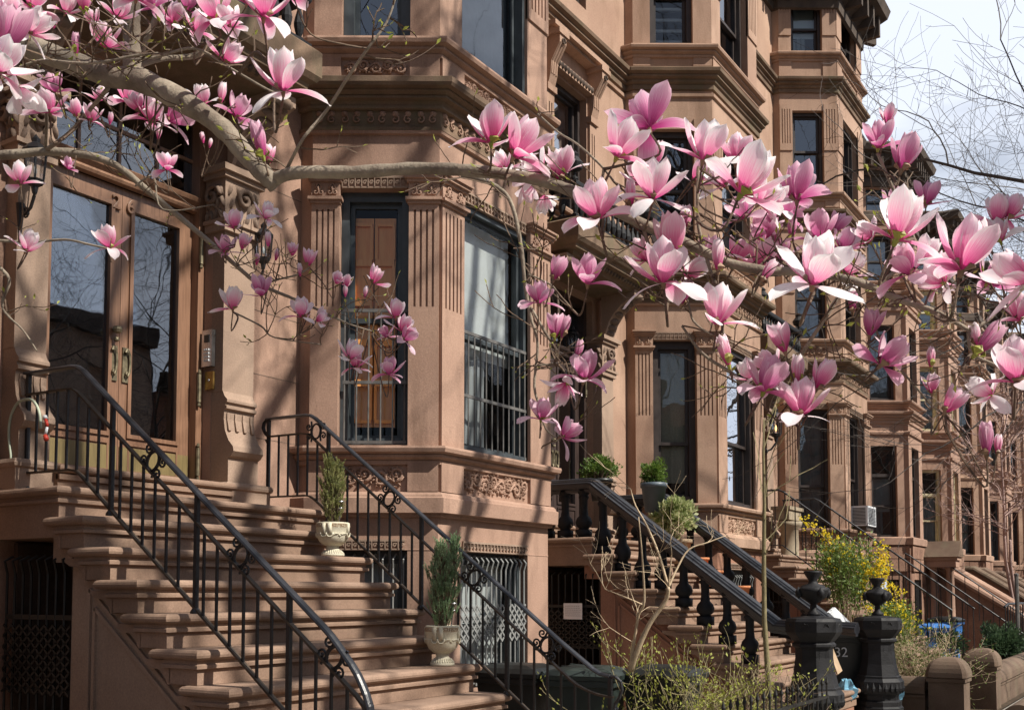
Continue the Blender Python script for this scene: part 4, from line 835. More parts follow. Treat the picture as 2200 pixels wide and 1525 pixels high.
    g = MB(); g.lathe([(.02, 0), (.026, .045)], (x+lx, y+ly, z+.502), 12); B(g, 'lens', 'glass_clear', L_)
ub = lambda px, py, k: PZ(px, py, zk1(k))
p1_, p2_ = Vector((5.83, 5.285, 0)), Vector((5.85, 4.30, 0))
urn(p1_.x, p1_.y, zk1(3), 'cream stone urn with key pattern, higher of the two, on the third step', ('yellowish columnar juniper in the higher stone urn', 3, [(.0, .0, .44, .10), (-.035, .02, .47, .08), (.045, 0, .45, .075)], 'juniper_leaf', 'solar stake light in the higher urn', (.01, -.06)), k=.74, kz=.60)
urn(p2_.x, p2_.y, zk1(7), 'cream stone urn with key pattern, lower of the two, near the foot of the steps', ('blue green juniper with two points in the lower stone urn', 4, [(-.035, .0, .58, .105), (.085, -.05, .62, .085), (.03, -.02, .4, .11)], 'juniper_blue', 'solar stake light in the lower urn', (.05, -.05)), k=.72, kz=.66)
def ball_shrub(c, r, n, leaf, mat, name, label, cat='shrub', seed=0, sq=(1, 1, 1), group=None, stems=True):
    T = thing(name, label, cat, group, (c[0], c[1], c[2]-r*.9)); rnd = random.Random(seed); pts = []; st = MB(); lumps = []
    for i in range(16):
        d = Vector((rnd.gauss(0, 1), rnd.gauss(0, 1), rnd.gauss(.25, 1))).normalized(); lumps.append((d, rnd.uniform(.28, .5)))
    for i in range(n):
        d0, lr = rnd.choice(lumps); o = Vector((rnd.gauss(0, 1), rnd.gauss(0, 1), rnd.gauss(0, 1))).normalized()*lr*rnd.random()**.4; q = d0*rnd.uniform(.45, .85)+o
        pts.append(((c[0]+q.x*r*sq[0], c[1]+q.y*r*sq[1], c[2]+q.z*r*sq[2]), (q.x, q.y, q.z+.3)))
    if stems:
        for d0, lr in lumps: e = Vector(c)+Vector((d0.x*r*sq[0], d0.y*r*sq[1], d0.z*r*sq[2]))*.85; st.tube([(c[0]+d0.x*.02, c[1]+d0.y*.02, c[2]-r*.95*sq[2]), (Vector(c)+e)/2+Vector((0, 0, -r*.2)), e], [.008, .006, .002], 4)
        B(st, 'stems', 'twig_bark', T)
    B(leaf_cloud(pts, leaf, rnd), 'foliage', mat, T); return T
def pot(c, r0, r1, h, mat, label, rim=.012, group='pots along the second stoop'):
    m = MB(); m.lathe([(r0, 0), (r1-.004, h*.84), (r1+rim, h*.84), (r1+rim, h), (r1-.01, h), (r1-.02, h*.9), (.001, h*.88)], (0, 0, 0), 24); o = m.build('plant_pot', mat, None, True, None); o.location = c; return tag(o, label, 'plant pot', group)
q = PX(1405, 1100, 11.9); pot((q.x, q.y, q.z+.0), .11, .155, .36, 'planter_grey', 'dark blue grey round planter under the boxwood by the door'); ball_shrub((q.x, q.y, q.z+.50), .17, 2600, .017, 'boxwood_leaf', 'boxwood', 'bright green boxwood ball in the dark blue grey planter', seed=2)
q = PX(1290, 1040, 11.1); pot((q.x, q.y, q.z-.2), .10, .14, .26, 'black_plastic', 'black pot behind the balustrade by the dark door'); ball_shrub((q.x, q.y, q.z+.16), .20, 2800, .018, 'boxwood_leaf', 'boxwood', 'wide bright green boxwood in front of the dark door', seed=5, sq=(1.1, 1.1, .8))
q = PX(1460, 1190, 12.0); pot((q.x, q.y, q.z-.12), .11, .145, .30, 'clay_tan', 'tan clay pot under the variegated bush'); ball_shrub((q.x-.05, q.y+.03, q.z+.42), .25, 2300, .036, 'variegated', 'variegated_bush', 'cream and green leaved bush in the tan clay pot', seed=7, sq=(1, 1, .95))
for px, py, k, lb in ((1505, 1224, 4, 'orange terracotta pot, highest of the small pots on the second stoop'), (1535, 1252, 5, 'small orange terracotta pot seen over the near balustrade'), (1593, 1285, 6, 'orange terracotta pot half hidden by the handrail')):
    q = PX(px, py, 12.02); pot((12.02, q.y, q.z-.04), .07, .10, .19, 'terracotta', lb, .008, 'orange pots on the second stoop')
# ------------------------------------------------------------------ things fixed to the first house
T = thing('intercom', 'silver intercom with keypad beside the wooden door', 'intercom', None, (5.66, 6.42, 3.5)); e = PX(441, 720, 5.655); a = PX(466, 785, 5.655)
ya, yb_ = 6.50, 6.385; m = MB(); m.box(5.63, 5.665, yb_, ya, 3.37, 3.66); B(m, 'case', 'steel', T)
m = MB(); m.box(5.625, 5.63, yb_+.03, ya-.03, 3.56, 3.62); B(m, 'screen', 'black_plastic', T)
for i in range(4):
    for j in range(3): m = MB(); m.box(5.622, 5.63, yb_+.028+j*.022, yb_+.042+j*.022, 3.41+i*.028, 3.425+i*.028); B(m, 'button', 'white_paint', T)
T = thing('doorbell', 'square brass doorbell plate under the intercom', 'doorbell', None, (5.66, 6.43, 3.25)); m = MB(); m.box(5.645, 5.665, 6.385, 6.475, 3.19, 3.33); B(m, 'plate', 'brass', T); m = MB(); m.lathe([(.012, 0), (.01, .006), (.001, .008)], (0, 0, 0), 10); o = m.build('button', 'steel', None, True); o.rotation_euler = (0, -math.pi/2, 0); o.location = (5.645, 6.43, 3.26); att(o, T)
def lantern(x, y, z, s, label, arm, lit=True, name='wall_lantern'):
    T = thing(name, label, 'lantern', 'wall lanterns', (x, y, z)); m = MB()
    m.lathe([(.03*s, 0), (.06*s, .02*s), (.075*s, .05*s), (.07*s, .055*s)], (x, y, z), 8)
    for j in range(6):
        a = 2*math.pi*j/6; m.bar((x+.072*s*math.cos(a), y+.072*s*math.sin(a), z+.05*s), (x+.09*s*math.cos(a), y+.09*s*math.sin(a), z+.27*s), .012*s, .012*s)
    m.lathe([(.10*s, 0), (.105*s, .02*s), (.06*s, .07*s), (.03*s, .09*s), (.035*s, .12*s), (.001, .16*s)], (x, y, z+.27*s), 8); m.lathe([(.001, -.08*s), (.02*s, -.05*s), (.03*s, 0)], (x, y, z), 8); B(m, 'cage', 'black_iron', T)
    g = MB(); g.lathe([(.066*s, 0), (.084*s, .21*s)], (x, y, z+.055*s), 6); B(g, 'pane', 'glass_clear', T)
    f = MB(); f.lathe([(.001, 0), (.012*s, .02*s), (.014*s, .05*s), (.001, .09*s)], (x, y, z+.09*s), 8); B(f, 'bulb', 'flame' if lit else 'shade_white', T, True)
    b = MB(); b.tube([(x, y, z-.07*s), (x+arm[0]*.25, y+arm[1]*.25, z-.16*s), (x+arm[0]*.6, y+arm[1]*.6, z-.2*s), (x+arm[0]*.8, y+arm[1]*.8, z-.12*s), (x+arm[0], y+arm[1], z-.25*s)], .014*s, 6); b.tube([(x+arm[0], y+arm[1], z-.42*s), (x+arm[0], y+arm[1], z-.1*s)], [.01*s, .035*s], 8)
    b.tube([(x+arm[0]*.6+u*.0, y+arm[1]*.6+u, z-.2*s+v) for u, v in spiral(0, 0, .06*s, 1.3, 0, 1, 10)], .009*s, 5); B(b, 'bracket', 'black_iron', T)
lantern(17.95, 6.0, 4.3, 1.25, 'glowing black lantern on a scrolled bracket by the third door', (-.12, .3))
q = PY(75, 385, 6.15); lantern(q.x, q.y, q.z-.05, .8, 'black lantern left of the wooden double door', (0, .15), False)
q = PY(566, 535, 6.25); lantern(q.x, q.y, q.z-.12, .8, 'small black lantern on the wall between door and bay', (0, .17), False)
q = PY(1222, 705, 6.45); lantern(11.6, 6.5, 4.65, .8, 'white glass lantern hanging inside the dark second doorway', (0, .1), False)
T = thing('brass_panel', 'brass mailbox and bell plates beside the third door', 'mailbox', None, (18.3, 6.35, 3)); 
for z0, z1 in ((3.15, 3.4), (2.65, 3.05)): m = MB(); m.box(18.20, 18.262, 6.33, 6.5, z0, z1); m.box(18.19, 18.2, 6.35, 6.48, z0+.04, z1-.06); B(m, 'plate', 'old_brass', T)
# garden hose hung over the left rail with its nozzle
m = MB(); hp_ = [PX(x, y, 3.93) for x, y in [(-25, 1090), (5, 1050), (20, 1020), (24, 985), (19, 940), (22, 900), (36, 868), (55, 858), (72, 862), (84, 885), (88, 920)]]
T = thing('garden_hose', 'pale green garden hose looped over the near railing', 'hose', None, hp_[0]); 
def cr(P, n=6):
    P = [Vector(p) for p in P]; out = []
    for i in range(len(P)-1):
        a, b, c, d = P[max(i-1, 0)], P[i], P[i+1], P[min(i+2, len(P)-1)]
        for j in range(n): t = j/n; out.append(.5*((2*b)+(-a+c)*t+(2*a-5*b+4*c-d)*t*t+(-a+3*b-3*c+d)*t**3))
    return out+[P[-1]]
m.tube(cr(hp_), .009, 8); B(m, 'tube', 'hose', T, True); m = MB(); a, b, c, d = PX(96, 893, 3.93), PX(102, 915, 3.93), PX(97, 935, 3.93), PX(100, 945, 3.93)
m.tube([a, a+(b-a)*.3], [.012, .016], 8); m.tube([b+(c-b)*.1, c], [.008, .01], 8); B(m, 'nozzle_tip', 'white_paint', T, True); m = MB(); m.tube([a+(b-a)*.35, b], .010, 8); m.tube([c, d], [.013, .016], 8); B(m, 'nozzle', 'red_plastic', T, True)
# notice on the gate under the second stoop
T = thing('paper_notice', 'white paper notice on the dark gate under the second stoop', 'notice', None, (10.3, 5.9, 1.4)); X_ = 10.34
a, b = PX(1211, 1295, X_), PX(1251, 1330, X_); m = MB(); m.box(X_-.003, X_, b.y, a.y, b.z, a.z); B(m, 'sheet', 'paper', T)
m = MB(); rnd = random.Random(4)
for i in range(6):
    z = a.z-.03-i*(a.z-b.z-.05)/6; y = a.y-.02
    while y > b.y+.03: w = rnd.uniform(.008, .022); m.box(X_-.0045, X_-.003, y-w, y, z-.0035, z); y -= w+.007
B(m, 'handwriting', 'ink', T)
# window air conditioner on the third bay
T = thing('air_conditioner', 'white window air conditioner in the third bay', 'air conditioner', None, (20.5, 5.2, 2.9)); f3 = fr3[2]; a0 = .42; m = MB(); m.obox(f3, a0, a0+.62, -.32, .15, 2.86, 3.24); B(m, 'case', 'white_paint', T)
m = MB(); 
for j in range(12): m.obox(f3, a0+.05, a0+.57, -.326, -.321, 2.89+j*.027, 2.905+j*.027)
F_ = Fr(f3.p(a0, 0, 0)[0], f3.p(a0, 0, 0)[1], -0.0, -1.0)
for j in range(12): m.obox(F_, .04, .28, -.006, -.001, 2.89+j*.027, 2.905+j*.027)
B(m, 'grille', 'vent_dark', T); m = MB(); m.obox(f3, a0+.05, a0+.57, -.28, 0, 2.78, 2.858); B(m, 'bracket', 'rusty_iron', T)
# stone troughs on the third stoop
o = MB(); o.box(-.35, .35, -.14, .14, 0, .22); o.box(-.38, .38, -.17, .17, .17, .23); ob = o.build('stone_trough', 'cream_pot'); ob.location = (18.2, 5.9, 2.86); tag(ob, 'cream stone window box under the tall third house window', 'planter')
o = MB(); o.lathe([(.2, 0), (.2, .1), (.15, .14), (.15, .6), (.2, .64), (.22, .72)], (0, 0, 0), 18); ob = o.build('stone_pedestal', 'cream_pot', None, True); ob.location = (18.0, 5.8, 2.1); tag(ob, 'round cream pedestal behind the forsythia', 'pedestal')
# ------------------------------------------------------------------ bins
def bin_(x, y, rot, mat, label, num=None, h=1.0, group='wheelie bins in the first front yard', lid=None):
    T = thing('wheelie_bin', label, 'bin', group, (x, y, 0)); c, s = math.cos(rot), math.sin(rot); P = lambda a, b, z: (x+(a*c-b*s)*.84, y+(a*s+b*c)*.84, z)
    m = MB(); 
    def ring(w, d, z): return [P(-w, -d, z), P(w, -d, z), P(w, d, z), P(-w, d, z)]
    def loft(R_): 
        vs = [v for r in R_ for v in r]; n = len(R_); m.add(vs, [(i*4+k, i*4+(k+1) % 4, (i+1)*4+(k+1) % 4, (i+1)*4+k) for i in range(n-1) for k in range(4)]+[(3, 2, 1, 0), tuple((n-1)*4+k for k in range(4))])
    loft([ring(.20, .22, .06), ring(.265, .31, h-.12), ring(.30, .345, h-.115), ring(.30, .345, h-.07)]); 
    for sx in (-1, 1): m.tube([P(sx*.2-.001, .3, .1), P(sx*.25, .3, .1)], .1, 14)
    B(m, 'body', mat, T); m = MB(); loft([ring(.31, .36, h-.066), ring(.315, .365, h-.03), ring(.27, .30, h+.01), ring(.2, .2, h+.035), ring(.08, .06, h+.042)])
    for u in (-.13, .13): m.bar(P(u, -.25, h+.005), P(u, .22, h+.028), .03, .03)
    m.tube([P(-.22, .39, h-.02), P(.22, .39, h-.02)], .016, 8); m.tube([P(-.2, .36, h-.04), P(-.22, .39, h-.02)], .02, 6); m.tube([P(.2, .36, h-.04), P(.22, .39, h-.02)], .02, 6); B(m, 'lid', lid or mat, T)
    if num:
        cu = bpy.data.curves.new('number', 'FONT'); cu.body = num; cu.size = .16; cu.align_x = 'CENTER'; cu.extrude = .001; t = bpy.data.objects.new('number', cu); C.objects.link(t); me = bpy.data.meshes.new_from_object(t.evaluated_get(bpy.context.evaluated_depsgraph_get())); bpy.data.objects.remove(t); me.materials.clear(); me.materials.append(MT['white_paint'])
        t = bpy.data.objects.new('number', me); C.objects.link(t); t.location = P(-.262-.035, 0, L_q.z-.13); t.rotation_euler = (math.pi/2-.07, 0, rot-math.pi/2); att(t, T)
    return T
for (px, py), rz, mt, lb in zip([(1110, 1426), (1262, 1431), (1425, 1430)], (.12, .2, .08), ('black_plastic', 'bin_green', 'black_plastic'), ('black wheelie bin closest to the stone stoop', 'dark green wheelie bin second from the stone stoop', 'black wheelie bin behind the curled end of the railing')):
    q = PZ(px, py, 1.0); bin_(q.x, q.y, rz, mt, lb, None, .97)
L_q = PY(1806, 1386, 3.5)
bin_(L_q.x+.27*.84*math.cos(.5), L_q.y+.27*.84*math.sin(.5), .5, 'black_plastic', 'black bin with white number 32 between the two urn newels', '32', 1.13, 'bins between the stoops')
bin_(21.3, 4.1, .3, 'blue_plastic', 'bright blue recycling bin nearer the bushes', None, .98, 'blue recycling bins'); bin_(23.0, 4.2, -.1, 'blue_plastic', 'bright blue recycling bin with dark lid by the iron rail', None, 1.08, 'blue recycling bins', 'black_plastic')
m = MB(); rnd = random.Random(8)
def bag(c, r, label, seed):
    T = MB(); rnd = random.Random(seed); n = 14; vs = []; fs = []
    for i in range(9):
        ph = math.pi*i/8
        for k in range(n): a = 2*math.pi*k/n; rr = r*math.sin(ph)*(1+.22*math.sin(5*a+i)+rnd.uniform(-.22, .22))+.01; vs.append((rr*math.cos(a)*.75, rr*math.sin(a)*1.15, r*.95*(1-math.cos(ph))*(1 if i < 7 else 1.25)+rnd.uniform(-.02, .02)))
    for i in range(8):
        for k in range(n): fs.append((i*n+k, i*n+(k+1) % n, (i+1)*n+(k+1) % n, (i+1)*n+k))
    T.add(vs, fs); o = T.build('plastic_bag', 'bag_blue', None, False); o.location = c; tag(o, label, 'bag', 'pale blue bags by the newels')
bag((12.25, 3.32, .38), .10, 'pale blue plastic bag between the two black newels', 1); bag((13.1, 3.02, .32), .10, 'pale blue plastic bag at the far side of the right black newel', 3)
T = thing('leaning_picture', 'pale blue picture board leaning behind the newels', 'board', None, (14.2, 3.6, .5)); q = PY(1815, 1312, 3.6)
m = MB(); a, b, c, d = PY(1781, 1315, 3.62), PY(1794, 1304, 3.64), PY(1832, 1341, 3.62), PY(1814, 1346, 3.60); m.add([a, b, c, d, a+Vector((.01, .03, 0)), b+Vector((.01, .03, 0)), c+Vector((.01, .03, 0)), d+Vector((.01, .03, 0))], [(0, 1, 2, 3), (7, 6, 5, 4), (0, 4, 5, 1), (1, 5, 6, 2), (2, 6, 7, 3), (3, 7, 4, 0)]); B(m, 'board', 'white_paint', T)
m = MB()
for k in range(7): t = k/7; p_ = c*(.9-.5*t)+d*(.1+.5*t)*1.0+Vector((0, -.004, .0)); p_ = d+(c-d)*(.1+.8*t)+(a-d)*(.08+.12*abs(math.sin(k*2.1)))+Vector((0, -.006, 0)); m.tube([p_, p_+(a-d)*.12+Vector((0, -.004, 0))], [.014, .003], 5)
B(m, 'printed_twigs', 'ink', T)
# flattened cardboard by the newel
m = MB(); a, b, c, d = PY(1783, 1400, 3.2), PY(1790, 1392, 3.2), PY(1810, 1440, 3.1), PY(1800, 1448, 3.1); e = Vector((.02, .02, 0)); m.add([a, b, c, d, a+e, b+e, c+e, d+e], [(0, 1, 2, 3), (7, 6, 5, 4), (0, 4, 5, 1), (1, 5, 6, 2), (2, 6, 7, 3), (3, 7, 4, 0)]); o = m.build('cardboard_sheet', 'cardboard'); tag(o, 'tan cardboard sheet leaning beside the left black newel', 'cardboard')
# ------------------------------------------------------------------ ground, yards, low walls, fence
def struct(mb, name, mat): o = mb.build(name, mat); o['kind'] = 'structure'; return o
g = MB(); g.quad((-300, -300, -.62), (500, -300, -.62), (500, 300, -.62), (-300, 300, -.62)); struct(g, 'ground', 'asphalt')
def sz(x): return -.012*x if x < 60 else -.72
g = MB(); xs = [-40, 0, 5, 10, 15, 20, 30, 45, 60, 90]
for a, b in zip(xs, xs[1:]):
    q = lambda x, y, d=0: (x, y, -.02-.004*max(0, x)+d); g.quad(q(a, -2.4), q(b, -2.4), q(b, 2.35), q(a, 2.35)); g.quad(q(a, -2.4), q(a, -2.4, -.15), q(b, -2.4, -.15), q(b, -2.4))
struct(g, 'sidewalk', 'concrete')
g = MB()
for a, b in zip(xs, xs[1:]): q = lambda x, y, d=0: (x, y, .02-.004*max(0, x)+d); g.quad(q(a, 2.3), q(b, 2.3), q(b, 6.6), q(a, 6.6))
struct(g, 'front_yard', 'soil')
g = MB()
for a, b in zip(xs, xs[1:]): q = lambda x, y, d=0: (x, y, -.20-.004*max(0, x)+d); g.quad(q(a, -12), q(b, -12), q(b, -2.4), q(a, -2.4))
struct(g, 'road', 'asphalt')
g = MB(); g.box(6.3, 9.9, 3.0, 6.0, .0, .035); g.box(10.0, 13.2, 2.5, 3.6, .0, .2); struct(g, 'yard_paving', 'concrete')
def coping(P, h, r, label, z0=0, cat='low wall', drop=0):
    T = thing('low_stone_wall', label, cat, 'low stone walls of the front yards', (P[0][0], P[0][1], z0)); (xa, ya), (xb, yb) = P; F = Fr(xa, ya, xb-xa, yb-ya); L_ = math.dist(*P)
    m = MB(); m.obox(F, 0, L_, -r*.8, r*.8, -.3+z0, h-.02+z0); m.obox(F, 0, L_, -r*.9, r*.9, h-.10+z0, h-.07+z0); B(m, 'base', 'pier_stone', T)
    m = MB(); c = MB(); prof = [(r*math.cos(a), r*.95*math.sin(a)) for a in [math.pi*i/12 for i in range(13)]]
    pr2 = [(-r*1.0, -.05)]+[(-x, z) for x, z in prof[:1]]+[(-x, z) for x, z in prof[1:]]+[(r, -.05)]
    vs = [F.p(e, x, z+h+z0) for e in (0, L_) for x, z in pr2]; n = len(pr2); c.add(vs, [tuple(range(n-1, -1, -1)), tuple(range(n, 2*n))]+[(i, (i+1) % n, (i+1) % n+n, i+n) for i in range(n)]); B(c, 'coping', 'pier_stone', T, False)
def pier(x, y, w, z1, label):
    T = thing('stone_pier', label, 'gate pier', 'stone gate piers', (x, y, 0)); m = MB(); m.box(x-w, x+w, y-w, y+w, -.4, z1-.30); m.box(x-w-.02, x+w+.02, y-w-.02, y+w+.02, z1-.33, z1-.29); B(m, 'shaft', 'pier_stone', T)
    c = MB(); L_ = []
    for i in range(8): a = math.pi/2*i/7; L_.append(((w+.035)*math.cos(a)**.75, z1-.27+.24*math.sin(a)))
    L_ = [(w+.0, z1-.29), (w+.035, z1-.275)]+L_
    c.lathe([(max(r_, .001), z) for r_, z in L_], (x, y, 0), 32, True); c.lathe([(w+.01, z1-.30), (w+.01, z1-.26)], (x, y, 0), 4, True); B(c, 'cap', 'pier_stone', T, False)
PYW = 2.55
pier(14.05, PYW, .205, .84, 'stone gate pier with domed cap, left of the pair'); pier(16.55, PYW, .21, .84, 'stone gate pier with domed cap, right of the pair')
coping([(14.05, PYW+.26), (14.05, 4.6)], .40, .16, 'low rounded stone wall running back from the left pier', .0)
coping([(12.9, 1.62), (14.3, 1.62)], .06, .2, 'rounded stone coping in the bottom right foreground', .12)
coping([(16.82, PYW), (27.0, PYW)], .34, .19, 'long low rounded stone wall beyond the right pier', .0)
# black iron yard fence: left part low spikes in front of the shrubs
T = thing('picket_fence', 'low black spiked iron fence in front of the budding shrub', 'fence', None, (8, 2.6, 0)); m = MB(); m.box(6.55, 9.0, 2.585, 2.6, .72, .745); m.box(6.55, 9.0, 2.585, 2.6, .12, .145); B(m, 'rail', 'gate_iron', T)
for i in range(19):
    x_ = 6.62+.13*i; m = MB(); m.tube([(x_, 2.592, .05), (x_, 2.592, .83)], .008, 5); m.lathe([(.008, 0), (.016, .02), (.001, .07)], (x_, 2.592, .83), 6); B(m, 'picket', 'gate_iron', T)
T = thing('iron_fence', 'black tubular yard fence at the right edge', 'fence', None, (23, 3.0, 0)); m = MB(); m.tube([(22.6, 3.05, 1.32), (23.1, 3.05, 1.38), (32, 3.05, 1.34)], .025, 6); m.tube([(22.6, 3.05, .4), (32, 3.05, .36)], .02, 6); B(m, 'rail', 'black_iron', T)
for i in range(26): x_ = 22.7+i*.36; m = MB(); m.tube([(x_, 3.05, .1), (x_, 3.05, 1.34)], .011, 5); B(m, 'picket', 'black_iron', T)
o = MB(); o.tube([(0, 0, 0), (0, 0, 1.95)], .04, 8); o.lathe([(.05, 1.95), (.05, 1.98), (.001, 2.0)], (0, 0, 0), 8); ob = o.build('iron_post', 'grey_iron'); ob.location = (23.6, 2.95, 0); tag(ob, 'tall grey iron post in front of the pinkish bare tree', 'post')
# ------------------------------------------------------------------ twin-column portico and sloping stone stoops of the far houses
def far_stoop(x, y0, label, dz=0, portico=False):
    T = thing('stone_stoop', label, 'stoop', 'far stoops with solid stone sides', (x, y0, 0)); Wd = 1.9; m = MB()
    pl = [(6.2, -.4), (6.2, 2.2+dz), (y0, 2.2+dz), (y0-2.9, .35+dz), (y0-3.3, .3+dz), (y0-3.3, -.4)]
    for xx in (x, x+Wd): m.xprism(pl, xx, xx+.28)
    B(m, 'side_wall', 'rough_stone', T); c = MB()
    for xx in (x, x+Wd):
        cp = [(xx+.14, 6.2, 2.26+dz), (xx+.14, y0, 2.26+dz), (xx+.14, y0-2.9, .40+dz), (xx+.14, y0-3.35, .36+dz)]
        c.rail(cp, [(-.19, -.06), (.19, -.06), (.21, 0), (.19, .05), (.08, .10), (-.08, .10), (-.19, .05), (-.21, 0)])
    B(c, 'coping', 'pier_stone' if not portico else 'far_stone', T)
    for k in range(12):
        s = MB(); s.slab(x+.28, x+Wd, y0-2.9+k*.24, y0-2.9+k*.24+.3, .15+k*.165-.05+dz, .15+k*.165+dz); s.box(x+.29, x+Wd-.01, y0-2.86+k*.24, y0-2.86+k*.24+.22, -.1, .15+k*.165-.052+dz); B(s, 'step', 'far_stone', T)
    if portico:
        P = thing('portico', 'small gabled stone portico on twin round columns', 'portico', None, (x-.3, y0, 0)); m = MB(); cx_ = x-.28
        for (cy, lb) in ((y0-.05, 0), (y0-.42, 1)):
            cc = MB(); cc.lathe([(.13, 0), (.13, .06), (.10, .1), (.095, .5), (.085, 1.25), (.10, 1.27), (.12, 1.32), (.13, 1.35)], (cx_-.1, cy, .85), 16); B(cc, 'column', 'far_stone', P, True)
        b = MB(); b.box(cx_-.26, cx_+.2, y0-.58, y0+.12, 2.20, 2.36); b.box(cx_-.3, cx_+.24, y0-.62, y0+1.1, 2.36, 2.44); B(b, 'entablature', 'far_stone', P)
        r = MB(); r.prism([(-.36, 2.44), (.0, 2.82), (.30, 2.44)], lambda a, z: (cx_+a, y0-.66, z), lambda a, z: (cx_+a, y0+1.1, z)); r.prism([(-.22, 2.48), (0, 2.72), (.2, 2.48)], lambda a, z: (cx_+a, y0-.665, z), lambda a, z: (cx_+a, y0-.66, z)); B(r, 'gable_roof', 'pier_stone', P)
        b = MB(); b.box(cx_-.26, cx_+.2, y0-.58, y0+.15, -.3, .85); B(b, 'pedestal', 'far_stone', P)
far_stoop(26.9, 5.15, 'long stone stoop wall beside the twin columns', 0, True); far_stoop(32.0, 5.1, 'second sloping stone stoop wall beyond the twin columns', 0); far_stoop(37.1, 5.1, 'farthest sloping stone stoop wall', -.05)
# ------------------------------------------------------------------ buildings across the street (seen in the window glass)
for i in range(9):
    x_ = -34+i*11.5; T = thing('row_house', 'row house across the street, seen only in the window reflections', 'house', 'houses across the street', (x_, -19, 0)); m = MB(); hgt = 9.5+1.2*math.sin(i*2.3)
    m.face(Fr(x_+11.2, -16, -1, 0), 0, 11.2, -1, hgt, [(a, a+1.2, z, z+1.9) for a in (1.2, 4.9, 8.7) for z in (1.6, 4.4, 7.0)], .2); m.box(x_, x_+11.2, -28, -16.4, -1, hgt-.2); m.quad((x_, -16, -1), (x_, -16, hgt), (x_, -28, hgt), (x_, -28, -1)); B(m, 'wall', 'brownstone_red' if i % 2 else 'brownstone_grey', T)
    m = MB(); m.box(x_, x_+11.2, -16.0, -15.5, hgt, hgt+.6); B(m, 'roof_cornice', 'roof_dark', T)
# ------------------------------------------------------------------ bare trees and shrubs
def grow(mb, rnd, p, d, r, l, depth, spread=.6, upb=.12, kids=(2, 3), shrink=.72, rmin=.003, seg=4, tips=None, droop=0, wig=.18, maxd=None):
    pts = [Vector(p)]; rad = [r]; d = Vector(d).normalized()
    for i in range(seg):
        d = (d+Vector((rnd.uniform(-1, 1), rnd.uniform(-1, 1), rnd.uniform(-1, 1)))*wig+Vector((0, 0, upb-droop))*.5).normalized(); pts.append(pts[-1]+d*l/seg); rad.append(max(rmin, r*(1-(1-shrink)*(i+1)/seg)))
    mb.tube(pts, rad, 7 if r > .05 else 4 if r > .012 else 3, False)
    if depth == 0:
        if tips is not None: tips.append((pts[-1], d))
        return
    n = rnd.randint(*kids)
    for j in range(n):
        k = seg if j == 0 else rnd.randint(max(1, seg//2), seg); b = pts[k]
        ax = d.cross(Vector((rnd.uniform(-1, 1), rnd.uniform(-1, 1), rnd.uniform(-1, 1)))).normalized(); ang = rnd.uniform(.1, .35) if j == 0 else rnd.uniform(.5, 1.1)*spread/.6
        nd = Matrix.Rotation(ang, 3, ax) @ d; sh = shrink if j == 0 else shrink*rnd.uniform(.55, .8)
        grow(mb, rnd, b, nd, max(rmin, rad[k]*(.95 if j == 0 else .62)), l*(.86 if j == 0 else rnd.uniform(.6, .85)), depth-1, spread, upb, kids, shrink, rmin, seg, tips, droop, wig)
        if tips is not None and depth < 3 and rnd.random() < .5: tips.append((b, nd))
def street_tree(x, y, seed, label, H=3.2, r=.17, depth=7, droop=.03, z=0, l0=2.1, group='bare street trees', lean=(0, 0), k=.6, rm=.0028):
    T = thing('bare_tree', label, 'tree', group, (x, y, z)); rnd = random.Random(seed); t = MB(); t.tube([(x, y, z-.2), (x+.03, y, z+H*.5), (x+lean[0]*.3, y+lean[1]*.3, z+H)], [r*1.3, r, r*.85], 10); B(t, 'trunk', 'street_bark', T, True)
    c = MB(); n = 4
    for i in range(n):
        a = 2*math.pi*i/n+rnd.uniform(-.4, .4); grow(c, rnd, (x+lean[0]*.3, y+lean[1]*.3, z+H-.1), (math.cos(a)*.75+lean[0], math.sin(a)*.75+lean[1], 1.0), r*k, l0, depth, .62, .10, (2, 3), .72, rm, 4, None, droop)
    B(c, 'crown', 'street_bark', T); return T
TL = ['bare street tree by the kerb opposite the near stoop, left of the view', 'bare street tree by the kerb, drooping branches hanging into the sky at upper right', 'bare street tree further down the kerb with fine twigs against the white sky', 'bare street tree near the end of the row, low behind the magnolia flowers']
street_tree(2.5, -2.0, 5, TL[0], depth=6, l0=2.3, H=9.0, k=.7); street_tree(15.6, -1.6, 14, TL[1], depth=7, l0=2.2, H=4.6, lean=(-.05, .2), droop=.09, k=.38); street_tree(27.5, -1.8, 23, TL[2], depth=7, l0=2.3, H=4.2, lean=(0, .2), droop=.08, k=.42); street_tree(44, -1.0, 31, TL[3], depth=6, l0=2.5, H=3.4, lean=(0, .2))
street_tree(7.2, -2.2, 47, 'bare street tree between the first two kerb trees, casting branch shadows on the bays', depth=6, l0=2.3, H=8.0, k=.7)
street_tree(5.2, -2.7, 61, 'tall bare street tree with heavy limbs over the near stoop', depth=5, l0=2.5, H=9.6, k=.72)
street_tree(20.5, -1.9, 53, 'bare street tree with many fine hanging twigs in the top right corner', depth=7, l0=2.2, H=4.6, lean=(0, .22), droop=.1, k=.34)
def copy_tree(src, x, y, rz, sc_, label):
    r_ = src.copy(); C.objects.link(r_); r_.location = (x, y, -.1); r_.rotation_euler = (0, 0, rz); r_.scale = (sc_,)*3; r_['label'] = label
    for ch in [o for o in C.objects if o.parent == src]: c = ch.copy(); C.objects.link(c); c.parent = r_
bpy.context.view_layer.update()
src = [o for o in C.objects if o.name.startswith('bare_tree') and not o.parent][1]
